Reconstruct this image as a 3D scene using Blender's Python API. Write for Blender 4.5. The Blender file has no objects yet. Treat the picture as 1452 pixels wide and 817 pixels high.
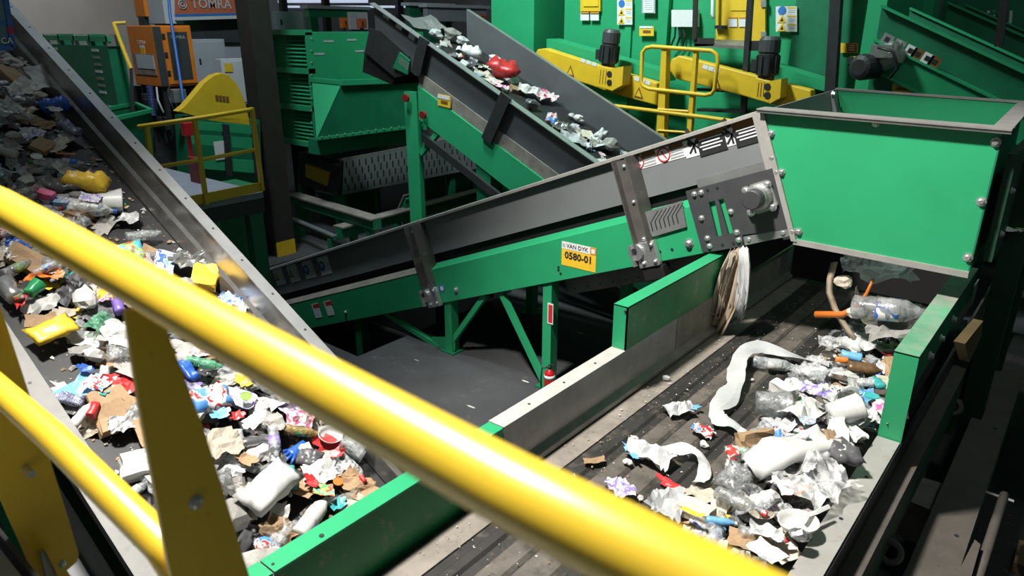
import bpy, bmesh, math, random
from mathutils import Vector, Matrix, Euler, noise
rnd = random.Random(7)
scene = bpy.context.scene
COL = scene.collection
# ------------------------------------------------------------------ camera
CAM_H = 4.3          # lens height above the hall floor
FPX, PITCH, HEAD = 1014.0, math.radians(20.0), math.radians(39.5)
cam_data = bpy.data.cameras.new('camera')
cam = bpy.data.objects.new('camera', cam_data)
COL.objects.link(cam)
cam.location = (0, 0, CAM_H)
cam.rotation_euler = (math.pi/2 - PITCH, 0, HEAD)
cam_data.sensor_width = 36.0
cam_data.lens = 36.0*FPX/1452.0
cam_data.clip_start = 0.05
cam_data.clip_end = 200
cam_data.dof.use_dof = True
cam_data.dof.focus_distance = 6.5
cam_data.dof.aperture_fstop = 3.0
scene.camera = cam
# ------------------------------------------------------------------ world and lights
world = bpy.data.worlds.new('hall_air')
scene.world = world
world.use_nodes = True
world.node_tree.nodes['Background'].inputs[0].default_value = (0.62, 0.78, 0.8, 1)
world.node_tree.nodes['Background'].inputs[1].default_value = 0.10
scene.view_settings.view_transform = 'Standard'
scene.view_settings.look = 'None'
scene.view_settings.exposure = 0.0
scene.view_settings.gamma = 1.0
scene.view_settings.use_curve_mapping = False
def lamp(name, kind, loc, aim, power, color=(1, 1, 1), size=1.0, cone=None, blend=0.5, size_y=None):
    d = bpy.data.lights.new(name, kind)
    d.energy = power; d.color = color
    if kind == 'AREA':
        d.size = size
        if size_y: d.shape = 'RECTANGLE'; d.size_y = size_y
    else:
        d.shadow_soft_size = size
    if kind == 'SPOT':
        d.spot_size = math.radians(cone); d.spot_blend = blend
    o = bpy.data.objects.new(name, d)
    COL.objects.link(o)
    o.location = loc
    o.rotation_euler = (Vector(aim)-Vector(loc)).to_track_quat('-Z', 'Y').to_euler()
    return o
lamp('overhead_spot', 'SPOT', (-4.2, 1.3, 10.2), (-1.35, 3.8, 1.5), 8500, (1.0, 0.965, 0.91), 0.4, 71, 0.6)  # key: high-bay lamp above the belts, out of view
lamp('overhead_spot', 'SPOT', (-9.0, 4.6, 12.0), (-13.4, 10.0, 2.0), 3000, (0.82, 0.93, 1.0), 0.6, 120, 0.8)  # unseen fill added to brighten the left background machines
lamp('overhead_spot', 'SPOT', (-8.2, 7.2, 11.5), (-6.6, 12.8, 3.2), 4600, (0.82, 1.0, 0.95), 0.6, 90, 0.8)  # unseen fill added to brighten the green house and rear conveyor
lamp('overhead_spot', 'SPOT', (2.0, 6.5, 11.0), (0.5, 12.0, 3.0), 420, (0.85, 1.0, 0.95), 0.6, 110, 0.8)  # weak unseen fill added over the upper right background
lamp('overhead_spot', 'SPOT', (-24.0, 8.0, 12.0), (-29.9, 6.0, 5.0), 3500, (1.0, 0.96, 0.92), 0.6, 130, 0.9)  # unseen fill added to light the left wall
# ------------------------------------------------------------------ pixel -> point helpers
# world +X runs along the incline conveyors towards the hopper, +Y along the sorting belt
_AX = Vector((math.cos(HEAD), -math.sin(HEAD))); _BX = Vector((math.sin(HEAD), math.cos(HEAD)))
def ray(u, v):
    x = (u-726)/FPX; y = (v-408.5)/FPX
    e = Vector((x, math.cos(PITCH)-y*math.sin(PITCH)))
    return Vector((e.dot(_AX), e.dot(_BX), -math.sin(PITCH)-y*math.cos(PITCH)))
CP = Vector((0, 0, CAM_H))
def at(u, v, X=None, Y=None, Z=None):
    r = ray(u, v)
    if X is not None: t = (X-CP.x)/r.x
    elif Y is not None: t = (Y-CP.y)/r.y
    else: t = (Z-CP.z)/r.z
    return CP+r*t
def atd(u, v, d): return CP+ray(u, v)*d
def proj(P):
    d = Vector(P)-CP
    ex = d.x*_AX.x+d.y*_BX.x; ey = d.x*_AX.y+d.y*_BX.y
    z = ey*math.cos(PITCH)-d.z*math.sin(PITCH); y = -(d.z*math.cos(PITCH)+ey*math.sin(PITCH))
    return 726+FPX*ex/z, 408.5+FPX*y/z, z
# ------------------------------------------------------------------ materials
MATS = {}
def mat(name, col, rough=0.5, metal=0.0, var=0.12, scale=6.0, dirt=None, dirt_amt=0.0, dirt_scale=3.0, spec=0.5, bump=0.0, objvar=0.0, transl=0.0):
    """painted or metal surface: base colour with grain, optional dust with a shape of its own"""
    m = bpy.data.materials.new(name); m.use_nodes = True
    nt = m.node_tree; N = nt.nodes; L = nt.links
    b = N['Principled BSDF']
    b.inputs['Roughness'].default_value = rough
    b.inputs['Metallic'].default_value = metal
    b.inputs['Specular IOR Level'].default_value = spec
    tc = N.new('ShaderNodeTexCoord')
    n1 = N.new('ShaderNodeTexNoise'); n1.inputs['Scale'].default_value = scale; n1.inputs['Detail'].default_value = 5
    L.new(tc.outputs['Object'], n1.inputs['Vector'])
    r = N.new('ShaderNodeValToRGB')
    lo = [max(0, c*(1-var)) for c in col]; hi = [min(1, c*(1+var)) for c in col]
    r.color_ramp.elements[0].color = (*lo, 1); r.color_ramp.elements[0].position = 0.3
    r.color_ramp.elements[1].color = (*hi, 1); r.color_ramp.elements[1].position = 0.7
    L.new(n1.outputs['Fac'], r.inputs['Fac'])
    out = r.outputs['Color']
    if objvar:
        oi = N.new('ShaderNodeObjectInfo'); hs = N.new('ShaderNodeHueSaturation')
        mr = N.new('ShaderNodeMapRange'); mr.inputs['To Min'].default_value = 1-objvar; mr.inputs['To Max'].default_value = 1+objvar*0.5
        L.new(oi.outputs['Random'], mr.inputs['Value']); L.new(mr.outputs[0], hs.inputs['Value']); L.new(out, hs.inputs['Color'])
        out = hs.outputs['Color']
    if dirt:
        n2 = N.new('ShaderNodeTexNoise'); n2.inputs['Scale'].default_value = dirt_scale; n2.inputs['Detail'].default_value = 9; n2.inputs['Roughness'].default_value = 0.7
        L.new(tc.outputs['Object'], n2.inputs['Vector'])
        r2 = N.new('ShaderNodeValToRGB')
        r2.color_ramp.elements[0].position = 0.62-dirt_amt*0.4; r2.color_ramp.elements[1].position = 0.80-dirt_amt*0.3
        L.new(n2.outputs['Fac'], r2.inputs['Fac'])
        mx = N.new('ShaderNodeMix'); mx.data_type = 'RGBA'
        L.new(r2.outputs['Color'], mx.inputs['Factor']); L.new(out, mx.inputs['A']); mx.inputs['B'].default_value = (*dirt, 1)
        out = mx.outputs['Result']
    L.new(out, b.inputs['Base Color'])
    if bump:
        bp = N.new('ShaderNodeBump'); bp.inputs['Strength'].default_value = bump; bp.inputs['Distance'].default_value = 0.01
        L.new(n1.outputs['Fac'], bp.inputs['Height']); L.new(bp.outputs['Normal'], b.inputs['Normal'])
    if transl:
        b.inputs['Transmission Weight'].default_value = 0
    MATS[name] = m
    return m
def clear_mat(name, tint, alpha=0.45, rough=0.12, white=0.35):
    """thin clear plastic: see-through film with glossy creases"""
    m = bpy.data.materials.new(name); m.use_nodes = True
    nt = m.node_tree; N = nt.nodes; L = nt.links
    for n in list(N):
        if n.type != 'OUTPUT_MATERIAL': N.remove(n)
    out = [n for n in N if n.type == 'OUTPUT_MATERIAL'][0]
    tr = N.new('ShaderNodeBsdfTransparent'); tr.inputs[0].default_value = (*[min(1, 0.6+0.4*c) for c in tint], 1)
    pb = N.new('ShaderNodeBsdfPrincipled'); pb.inputs['Base Color'].default_value = (*[white*c for c in tint], 1)
    pb.inputs['Roughness'].default_value = rough; pb.inputs['Specular IOR Level'].default_value = 0.9
    mx = N.new('ShaderNodeMixShader')
    tc = N.new('ShaderNodeTexCoord'); nz = N.new('ShaderNodeTexNoise'); nz.inputs['Scale'].default_value = 9; nz.inputs['Detail'].default_value = 4
    L.new(tc.outputs['Object'], nz.inputs['Vector'])
    mr = N.new('ShaderNodeMapRange'); mr.inputs['From Min'].default_value = 0.35; mr.inputs['From Max'].default_value = 0.65
    mr.inputs['To Min'].default_value = max(0, alpha-0.25); mr.inputs['To Max'].default_value = min(1, alpha+0.3)
    L.new(nz.outputs['Fac'], mr.inputs['Value'])
    bp = N.new('ShaderNodeBump'); bp.inputs['Strength'].default_value = 0.6; bp.inputs['Distance'].default_value = 0.02
    L.new(nz.outputs['Fac'], bp.inputs['Height']); L.new(bp.outputs['Normal'], pb.inputs['Normal'])
    L.new(mr.outputs[0], mx.inputs[0]); L.new(tr.outputs[0], mx.inputs[1]); L.new(pb.outputs[0], mx.inputs[2])
    L.new(mx.outputs[0], out.inputs['Surface'])
    MATS[name] = m
    return m
def print_mat(name, cols, scale=5.0, rough=0.35):
    """printed wrapper: hard-edged blotches of several inks"""
    m = bpy.data.materials.new(name); m.use_nodes = True
    nt = m.node_tree; N = nt.nodes; L = nt.links
    b = N['Principled BSDF']; b.inputs['Roughness'].default_value = rough
    tc = N.new('ShaderNodeTexCoord'); vo = N.new('ShaderNodeTexNoise'); vo.inputs['Scale'].default_value = scale; vo.inputs['Detail'].default_value = 2
    oi = N.new('ShaderNodeObjectInfo'); ad = N.new('ShaderNodeVectorMath'); ad.operation = 'ADD'
    cb = N.new('ShaderNodeCombineXYZ'); mu = N.new('ShaderNodeMath'); mu.operation = 'MULTIPLY'; mu.inputs[1].default_value = 40
    L.new(oi.outputs['Random'], mu.inputs[0]); L.new(mu.outputs[0], cb.inputs[0])
    L.new(tc.outputs['Object'], ad.inputs[0]); L.new(cb.outputs[0], ad.inputs[1]); L.new(ad.outputs[0], vo.inputs['Vector'])
    r = N.new('ShaderNodeValToRGB'); r.color_ramp.interpolation = 'CONSTANT'
    els = r.color_ramp.elements
    els[0].color = (*cols[0], 1); els[0].position = 0
    els[1].color = (*cols[1], 1); els[1].position = 0.42
    for i, c in enumerate(cols[2:]):
        e = els.new(0.42+0.2*(i+1)/(len(cols)-1)); e.color = (*c, 1)
    L.new(vo.outputs['Fac'], r.inputs['Fac']); L.new(r.outputs['Color'], b.inputs['Base Color'])
    MATS[name] = m
    return m
DUST = (0.30, 0.27, 0.23)
GREEN = (0.022, 0.32, 0.135)
mat('green_paint', GREEN, 0.42, 0, 0.06, 2)
mat('green_dusty', (0.10, 0.30, 0.17), 0.6, 0, 0.15, 2, (0.30, 0.30, 0.25), 0.5, 1.6)
mat('ochre_dull', (0.07, 0.046, 0.014), 0.7, 0, 0.15, 5)
mat('green_scuffed', (0.012, 0.20, 0.07), 0.45, 0, 0.15, 3, (0.28, 0.27, 0.2), 0.17, 7)
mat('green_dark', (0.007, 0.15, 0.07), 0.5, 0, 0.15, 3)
mat('beam_brown', (0.075, 0.065, 0.055), 0.8, 0.0, 0.15, 5, (0.03, 0.026, 0.022), 0.10, 26)  # brown darkened in the colour to stand in for shade beside the belt
mat('green_black', (0.004, 0.045, 0.022), 0.6, 0, 0.2, 3)  # green darkened for lugs and frames in place of cast shade
mat('steel', (0.30, 0.31, 0.31), 0.38, 0.55, 0.12, 5, (0.25, 0.22, 0.18), 0.06, 4)
mat('steel_panel', (0.235, 0.25, 0.255), 0.5, 0.35, 0.06, 2, (0.30, 0.28, 0.24), 0.03, 5)
mat('steel_worn', (0.40, 0.39, 0.37), 0.28, 0.85, 0.18, 7, (0.2, 0.18, 0.15), 0.1, 3)
mat('steel_rim', (0.40, 0.385, 0.36), 0.45, 0.3, 0.08, 8, (0.28, 0.22, 0.16), 0.1, 9)
mat('steel_dirty', (0.20, 0.195, 0.18), 0.45, 0.4, 0.2, 6, (0.26, 0.22, 0.17), 0.3, 9)
mat('flange_dull', (0.20, 0.195, 0.185), 0.6, 0.0, 0.12, 8, (0.12, 0.10, 0.08), 0.1, 9)
mat('rim_pale', (0.46, 0.44, 0.41), 0.5, 0.1, 0.08, 8, (0.3, 0.26, 0.2), 0.08, 9)
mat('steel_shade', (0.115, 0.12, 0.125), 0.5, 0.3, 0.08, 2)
mat('galvanised', (0.62, 0.63, 0.63), 0.32, 0.8, 0.12, 30)
mat('dark_steel', (0.035, 0.036, 0.038), 0.45, 0.3, 0.15, 8)
mat('plate_grey', (0.058, 0.06, 0.064), 0.5, 0.2, 0.1, 8)
mat('stanchion', (0.11, 0.102, 0.095), 0.5, 0.3, 0.12, 8, DUST, 0.1, 6)
mat('column_brown', (0.036, 0.031, 0.027), 0.55, 0.2, 0.15, 4)
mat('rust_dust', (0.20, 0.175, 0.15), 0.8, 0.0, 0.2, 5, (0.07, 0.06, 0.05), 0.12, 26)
mat('belt_black', (0.012, 0.012, 0.012), 0.6, 0, 0.3, 5, (0.10, 0.09, 0.08), 0.12, 14)
mat('belt_brown', (0.022, 0.020, 0.018), 0.65, 0, 0.3, 4, (0.10, 0.088, 0.072), 0.22, 9)
mat('belt_rib', (0.105, 0.092, 0.077), 0.7, 0, 0.35, 6, (0.03, 0.028, 0.025), 0.3, 8)
mat('skirt_dusty', (0.22, 0.195, 0.165), 0.75, 0, 0.2, 6, (0.12, 0.1, 0.08), 0.2, 14)
mat('rubber', (0.004, 0.004, 0.004), 0.7, 0, 0.3, 5)
mat('concrete', (0.045, 0.046, 0.048), 0.8, 0, 0.22, 1.2, (0.10, 0.10, 0.10), 0.12, 3, bump=0.1)
mat('concrete_dark', (0.02, 0.02, 0.021), 0.85, 0, 0.2, 2)
mat('wall_grey', (0.25, 0.245, 0.235), 0.85, 0, 0.06, 1)
mat('yellow_paint', (0.78, 0.52, 0.03), 0.36, 0, 0.04, 4, (0.45, 0.25, 0.03), 0.02, 30, spec=0.8)
mat('yellow_dull', (0.70, 0.45, 0.02), 0.5, 0, 0.08, 4)
mat('orange_paint', (0.72, 0.20, 0.02), 0.45, 0, 0.06, 4)
mat('orange_sign', (0.50, 0.13, 0.06), 0.5, 0, 0.05, 4)
mat('cabinet_grey', (0.36, 0.39, 0.42), 0.5, 0, 0.05, 3)
mat('cabinet_pale', (0.55, 0.58, 0.60), 0.5, 0, 0.05, 3)
mat('glass_dark', (0.05, 0.055, 0.06), 0.15, 0, 0.1, 2)
mat('glass_smoky', (0.30, 0.23, 0.20), 0.2, 0, 0.3, 3)
mat('white', (0.75, 0.75, 0.73), 0.6, 0, 0.04, 8)
mat('sign_white', (0.72, 0.73, 0.73), 0.5, 0, 0.03, 8)
mat('ink_black', (0.02, 0.02, 0.022), 0.5, 0, 0.1, 8)
mat('ink_grey', (0.45, 0.46, 0.47), 0.5, 0, 0.1, 8)
mat('ink_red', (0.55, 0.03, 0.03), 0.5, 0, 0.1, 8)
mat('ink_orange', (0.60, 0.25, 0.03), 0.5, 0, 0.1, 8)
mat('ink_brown', (0.20, 0.085, 0.02), 0.5, 0, 0.1, 8)
mat('ink_yellow', (0.80, 0.50, 0.03), 0.5, 0, 0.06, 8)
mat('ink_blue', (0.03, 0.17, 0.50), 0.5, 0, 0.1, 8)
mat('red_paint', (0.50, 0.012, 0.015), 0.35, 0, 0.1, 4)
mat('red_dark', (0.20, 0.01, 0.01), 0.5, 0, 0.1, 4)
mat('blue_hose', (0.03, 0.12, 0.42), 0.5, 0, 0.1, 4)
mat('blue_frame', (0.02, 0.12, 0.40), 0.45, 0, 0.1, 4)
mat('blue_glass', (0.10, 0.20, 0.28), 0.2, 0, 0.3, 4)
mat('platform_grey', (0.22, 0.24, 0.28), 0.7, 0, 0.1, 3)
mat('motor_black', (0.025, 0.028, 0.03), 0.5, 0.1, 0.2, 8)
mat('aluminium', (0.42, 0.42, 0.41), 0.4, 0.7, 0.1, 12)
# rubbish
mat('paper_white', (0.56, 0.55, 0.53), 0.75, 0, 0.08, 10, (0.45, 0.41, 0.35), 0.06, 6, objvar=0.22)
mat('paper_grey', (0.38, 0.365, 0.34), 0.75, 0, 0.15, 8, (0.2, 0.18, 0.15), 0.2, 6, objvar=0.45)
mat('paper_cream', (0.55, 0.49, 0.39), 0.75, 0, 0.12, 8, (0.3, 0.25, 0.2), 0.15, 6, objvar=0.3)
mat('cardboard', (0.34, 0.22, 0.12), 0.8, 0, 0.12, 8, (0.2, 0.13, 0.08), 0.12, 6, objvar=0.35)
mat('film_white', (0.53, 0.54, 0.54), 0.35, 0, 0.08, 8, objvar=0.25)
mat('film_dark', (0.10, 0.10, 0.105), 0.35, 0, 0.2, 8, objvar=0.5)
mat('foil', (0.62, 0.62, 0.62), 0.2, 0.85, 0.15, 10, objvar=0.3)
mat('plastic_white', (0.57, 0.57, 0.55), 0.4, 0, 0.05, 8, (0.5, 0.45, 0.38), 0.06, 6)
mat('plastic_blue', (0.03, 0.13, 0.55), 0.4, 0, 0.15, 8, objvar=0.3)
mat('plastic_lightblue', (0.16, 0.42, 0.70), 0.4, 0, 0.12, 8, objvar=0.2)
mat('plastic_teal', (0.05, 0.42, 0.42), 0.35, 0, 0.12, 8, objvar=0.2)
mat('plastic_green', (0.02, 0.26, 0.09), 0.3, 0, 0.15, 8, objvar=0.4)
mat('plastic_lime', (0.28, 0.55, 0.08), 0.4, 0, 0.12, 8, objvar=0.2)
mat('plastic_red', (0.55, 0.03, 0.03), 0.4, 0, 0.15, 8, objvar=0.3)
mat('plastic_orange', (0.72, 0.20, 0.03), 0.4, 0, 0.1, 8, objvar=0.2)
mat('plastic_yellow', (0.75, 0.50, 0.04), 0.4, 0, 0.1, 8, (0.4, 0.26, 0.05), 0.05, 9)
mat('plastic_pink', (0.75, 0.14, 0.30), 0.4, 0, 0.15, 8, objvar=0.2)
mat('plastic_purple', (0.20, 0.12, 0.50), 0.4, 0, 0.15, 8, objvar=0.3)
mat('plastic_brown', (0.13, 0.07, 0.03), 0.35, 0, 0.3, 8)
mat('plastic_navy', (0.03, 0.05, 0.16), 0.4, 0, 0.15, 8)
mat('cloth_beige', (0.42, 0.34, 0.25), 0.85, 0, 0.2, 8, (0.24, 0.17, 0.1), 0.2, 6)
clear_mat('clear_plastic', (0.92, 0.96, 0.97), 0.42, 0.1, 0.55)
clear_mat('clear_grey', (0.75, 0.78, 0.78), 0.50, 0.15, 0.4)
clear_mat('clear_film', (1, 1, 1), 0.5, 0.25, 0.75)
clear_mat('clear_green', (0.25, 0.75, 0.45), 0.65, 0.12, 0.5)
clear_mat('clear_amber', (0.7, 0.5, 0.2), 0.65, 0.12, 0.5)
W_ = (0.68, 0.67, 0.64)
print_mat('print_red', [W_, (0.55, 0.03, 0.04), W_, (0.08, 0.25, 0.6)], 2.6)
print_mat('print_blue', [W_, (0.06, 0.16, 0.55), W_, (0.3, 0.5, 0.75)], 2.6)
print_mat('print_pink', [W_, (0.7, 0.12, 0.3), (0.75, 0.5, 0.5), W_], 2.6)
print_mat('print_yellow', [(0.74, 0.52, 0.06), (0.7, 0.6, 0.3), (0.3, 0.12, 0.5), (0.74, 0.52, 0.06)], 2.6)
print_mat('print_purple', [W_, (0.28, 0.2, 0.6), (0.5, 0.48, 0.66), W_], 2.6)
print_mat('print_green', [W_, (0.06, 0.42, 0.2), W_, (0.6, 0.06, 0.05)], 2.6)
print_mat('print_multi', [(0.1, 0.45, 0.6), (0.65, 0.55, 0.08), (0.1, 0.45, 0.2), (0.65, 0.1, 0.05)], 3.2)
print_mat('print_dots', [(0.035, 0.045, 0.14), (0.035, 0.045, 0.14), (0.6, 0.6, 0.62), (0.035, 0.045, 0.14)], 26)
GENERIC_TINT = 0
# ------------------------------------------------------------------ objects
def tag(o, label, cat, group=None, kind=None):
    if label: o['label'] = label
    if cat: o['category'] = cat
    if group: o['group'] = group
    if kind: o['kind'] = kind
    return o
def thing(name, label, cat, loc=(0, 0, 0), group=None):
    o = bpy.data.objects.new(name, None); COL.objects.link(o)
    o.location = loc; o.empty_display_size = 0.1
    return tag(o, label, cat, group)
def root_loc(o):
    p = Vector((0, 0, 0))
    while o is not None:
        p += Vector(o.location); o = o.parent
    return p
class MB:
    """collects shapes given in world coordinates into one mesh"""
    def __init__(s): s.v = []; s.f = []
    def add(s, vs, fs):
        n = len(s.v); s.v += [tuple(p) for p in vs]; s.f += [tuple(i+n for i in f) for f in fs]; return s
    def box(s, a, b):
        (x0, y0, z0), (x1, y1, z1) = a, b
        x0, x1 = min(x0, x1), max(x0, x1); y0, y1 = min(y0, y1), max(y0, y1); z0, z1 = min(z0, z1), max(z0, z1)
        return s.add([(x0, y0, z0), (x1, y0, z0), (x1, y1, z0), (x0, y1, z0), (x0, y0, z1), (x1, y0, z1), (x1, y1, z1), (x0, y1, z1)],
                     [(0, 3, 2, 1), (4, 5, 6, 7), (0, 1, 5, 4), (1, 2, 6, 5), (2, 3, 7, 6), (3, 0, 4, 7)])
    def loft(s, rings, closed=True, caps=True):
        n = len(rings[0]); vs = [p for r in rings for p in r]; fs = []
        for i in range(len(rings)-1):
            for j in range(n if closed else n-1):
                k = (j+1) % n
                fs.append((i*n+j, i*n+k, (i+1)*n+k, (i+1)*n+j))
        if caps and closed:
            fs.append(tuple(range(n-1, -1, -1))); fs.append(tuple((len(rings)-1)*n+i for i in range(n)))
        return s.add(vs, fs)
    def prism(s, poly, off):
        off = Vector(off); return s.loft([[Vector(p) for p in poly], [Vector(p)+off for p in poly]])
    def bar(s, a, b, w, h, up=(0, 0, 1)):
        """rectangular bar from a to b, w across, h along up"""
        a, b, up = Vector(a), Vector(b), Vector(up)
        d = (b-a).normalized(); sd = d.cross(up).normalized(); uu = sd.cross(d).normalized()
        r = lambda p: [p-sd*w/2-uu*h/2, p+sd*w/2-uu*h/2, p+sd*w/2+uu*h/2, p-sd*w/2+uu*h/2]
        return s.loft([r(a), r(b)])
    def tube(s, pts, r, n=10, closed=False, caps=True):
        pts = [Vector(p) for p in pts]; rings = []; m = len(pts)
        ref = None
        for i, p in enumerate(pts):
            if closed: d = pts[(i+1) % m]-pts[i-1]
            else: d = pts[min(i+1, m-1)]-pts[max(i-1, 0)]
            d.normalize()
            if ref is None:
                ref = Vector((0, 0, 1)) if abs(d.z) < 0.9 else Vector((1, 0, 0))
            sd = d.cross(ref).normalized(); uu = sd.cross(d).normalized(); ref = uu
            rings.append([p+(sd*math.cos(2*math.pi*k/n)+uu*math.sin(2*math.pi*k/n))*(r[i] if isinstance(r, (list, tuple)) else r) for k in range(n)])
        if closed: rings.append(rings[0])
        return s.loft(rings, True, caps and not closed)
    def disc(s, c, axis, r, t, n=16):
        c, axis = Vector(c), Vector(axis).normalized()
        return s.tube([c, c+axis*t], r, n)
    def lathe(s, base, axis, prof, n=16):
        base, axis = Vector(base), Vector(axis).normalized()
        sd = axis.orthogonal().normalized(); uu = axis.cross(sd)
        return s.loft([[base+axis*h+(sd*math.cos(2*math.pi*k/n)+uu*math.sin(2*math.pi*k/n))*max(rr, 1e-4) for k in range(n)] for rr, h in prof])
    def sheet(s, quad, t=0.004):
        q = [Vector(p) for p in quad]; nrm = (q[1]-q[0]).cross(q[3]-q[0]).normalized()*t
        return s.prism(q, nrm)
    def mesh(s, name, origin=(0, 0, 0), smooth=False):
        me = bpy.data.meshes.new(name); o = Vector(origin)
        me.from_pydata([Vector(p)-o for p in s.v], [], s.f)
        bm = bmesh.new(); bm.from_mesh(me); bmesh.ops.recalc_face_normals(bm, faces=bm.faces); bm.to_mesh(me); bm.free()
        if smooth: me.polygons.foreach_set('use_smooth', [True]*len(me.polygons))
        return me
    def build(s, name, m, parent=None, smooth=False, bevel=0.0, label=None):
        o0 = root_loc(parent)
        me = s.mesh(name, o0, smooth); me.materials.append(MATS[m])
        o = bpy.data.objects.new(name, me); COL.objects.link(o); o.parent = parent
        if bevel:
            b = o.modifiers.new('bevel', 'BEVEL'); b.width = bevel; b.segments = 2; b.limit_method = 'ANGLE'
        if label: o['label'] = label
        return o
def struct(name, mb, m, **k):
    o = mb.build(name, m, None, **k); o['kind'] = 'structure'; return o
def single(name, mb, m, label, cat, group=None, **k):
    """a thing that is one mesh: origin at its base centre"""
    xs = [p[0] for p in mb.v]; ys = [p[1] for p in mb.v]; zs = [p[2] for p in mb.v]
    org = Vector(((min(xs)+max(xs))/2, (min(ys)+max(ys))/2, min(zs)))
    me = mb.mesh(name, org, k.get('smooth', False)); me.materials.append(MATS[m])
    o = bpy.data.objects.new(name, me); COL.objects.link(o); o.location = org
    if k.get('bevel'):
        b = o.modifiers.new('bevel', 'BEVEL'); b.width = k['bevel']; b.segments = 2; b.limit_method = 'ANGLE'
    return tag(o, label, cat, group)
def put(name, me, parent, loc, axis=None, m=None, scale=1.0, spin=0.0):
    """another copy of a small shared mesh, its +Z turned to axis"""
    o = bpy.data.objects.new(name, me); COL.objects.link(o); o.parent = parent
    o.location = Vector(loc)-root_loc(parent)
    if axis is not None:
        q = Vector((0, 0, 1)).rotation_difference(Vector(axis).normalized())
        o.rotation_euler = (q.to_matrix() @ Matrix.Rotation(spin, 3, 'Z')).to_euler()
    o.scale = (scale,)*3 if not isinstance(scale, tuple) else scale
    return o
def shared(mb, name, m, smooth=False):
    me = mb.mesh(name, (0, 0, 0), smooth); me.materials.append(MATS[m]); return me
BOLT = shared(MB().lathe((0, 0, -0.004), (0, 0, 1), [(0.026, 0), (0.026, 0.008), (0.017, 0.009), (0.017, 0.022), (0.012, 0.026)], 8), 'bolt', 'galvanised')
HOLE = shared(MB().lathe((0, 0, 0), (0, 0, 1), [(0.011, -0.002), (0.011, 0.0025)], 8), 'bolt_hole', 'ink_black')
def text(body, mat_name, parent, loc, right, up, size, name='lettering', bold=0.0, extr=0.001, align='CENTER'):
    c = bpy.data.curves.new(name, 'FONT'); c.body = body; c.size = size; c.align_x = align; c.align_y = 'CENTER'
    c.extrude = extr; c.offset = bold; c.resolution_u = 2
    t = bpy.data.objects.new(name, c); COL.objects.link(t)
    dg = bpy.context.evaluated_depsgraph_get(); dg.update()
    me = bpy.data.meshes.new_from_object(t.evaluated_get(dg))
    bpy.data.objects.remove(t)
    me.materials.clear(); me.materials.append(MATS[mat_name])
    o = bpy.data.objects.new(name, me); COL.objects.link(o); o.parent = parent
    o.location = Vector(loc)-root_loc(parent)
    r = Vector(right).normalized(); n = r.cross(Vector(up)).normalized(); uu = n.cross(r)
    o.rotation_euler = Matrix((r, uu, n)).transposed().to_euler()
    return o
def rect(mb, c, right, up, w, h, t=0.003):
    """thin plate centred on c, standing t proud along right x up"""
    c = Vector(c); r = Vector(right).normalized()*w/2; n = Vector(right).cross(Vector(up)).normalized(); u = n.cross(Vector(right)).normalized()*h/2
    return mb.prism([c-r-u, c+r-u, c+r+u, c-r+u], n*t)
# ================================================================== the hall
fl = MB()
fl.box((-60, -40, -0.3), (-11.9, 60, 0)); fl.box((-7.4, -40, -0.3), (40, 60, 0))
fl.box((-11.9, -40, -0.3), (-7.4, 5.6, 0)); fl.box((-11.9, 9.0, -0.3), (-7.4, 60, 0))
struct('floor', fl, 'concrete')
pit = MB()
pit.box((-11.9, 5.6, -1.8), (-7.4, 9.0, -1.6)); pit.box((-12.0, 5.5, -1.8), (-11.9, 9.1, -0.3)); pit.box((-7.4, 5.5, -1.8), (-7.3, 9.1, -0.3))
pit.box((-11.9, 5.5, -1.8), (-7.4, 5.6, -0.3)); pit.box((-11.9, 9.0, -1.8), (-7.4, 9.1, -0.3))
struct('floor_pit', pit, 'concrete_dark')
struct('wall_left', MB().box((-30.2, -20, 0), (-30, 40, 14)), 'wall_grey')
struct('wall_back', MB().box((-30, 30, 0), (30, 30.2, 14)), 'wall_grey')
# ================================================================== left incline conveyor
SL = 0.50; YL0, YL1 = 1.12, 2.55
def zb(X): return 1.5+SL*(-3.08-X)
def LP(X, Y, dz): return Vector((X, Y, zb(X)+dz))
XA, XB = -2.74, -9.6
lc = thing('incline_conveyor', 'steel-walled inclined conveyor heaped with mixed rubbish, climbing to the upper left', 'conveyor', (-4.5, 1.85, 0))
def lprof(name, prof, m, xa=XA, xb=XB, **k):
    return MB().loft([[LP(xa, y, d) for y, d in prof], [LP(xb, y, d) for y, d in prof]]).build(name, m, lc, **k)
lprof('belt', [(YL0-0.05, -0.02), (YL1+0.02, -0.02), (YL1+0.02, 0), (YL0-0.05, 0)], 'belt_black')
lprof('return_belt', [(YL0, -0.36), (YL1, -0.36), (YL1, -0.34), (YL0, -0.34)], 'belt_black')
w = 0.012
lprof('side_wall', [(2.50, 0.015), (2.53, 0.13), (2.555, 0.155), (2.575, 0.35), (2.575+w, 0.35), (2.57, 0.15), (2.545, 0.125), (2.515, 0.015)], 'steel_worn')
fw = lprof('wall_flange', [(2.563, 0.345), (2.645, 0.345), (2.645, 0.29), (2.655, 0.29), (2.655, 0.357), (2.563, 0.357)], 'steel')
lprof('side_wall', [(1.18, 0.01), (1.12, 0.26), (1.108, 0.26), (1.168, 0.01)], 'steel_worn')
nf = lprof('wall_flange', [(1.12, 0.262), (0.985, 0.262), (0.985, 0.20), (0.975, 0.20), (0.975, 0.274), (1.12, 0.274)], 'flange_dull')
for i in range(17):
    X = -3.3-0.36*i
    put('bolt_hole', HOLE, fw, LP(X, 2.615, 0.357), (SL, 0, 1), scale=0.9)
    if i < 10: put('bolt_hole', HOLE, nf, LP(X, 1.05, 0.274), (SL, 0, 1), scale=0.9)
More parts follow.
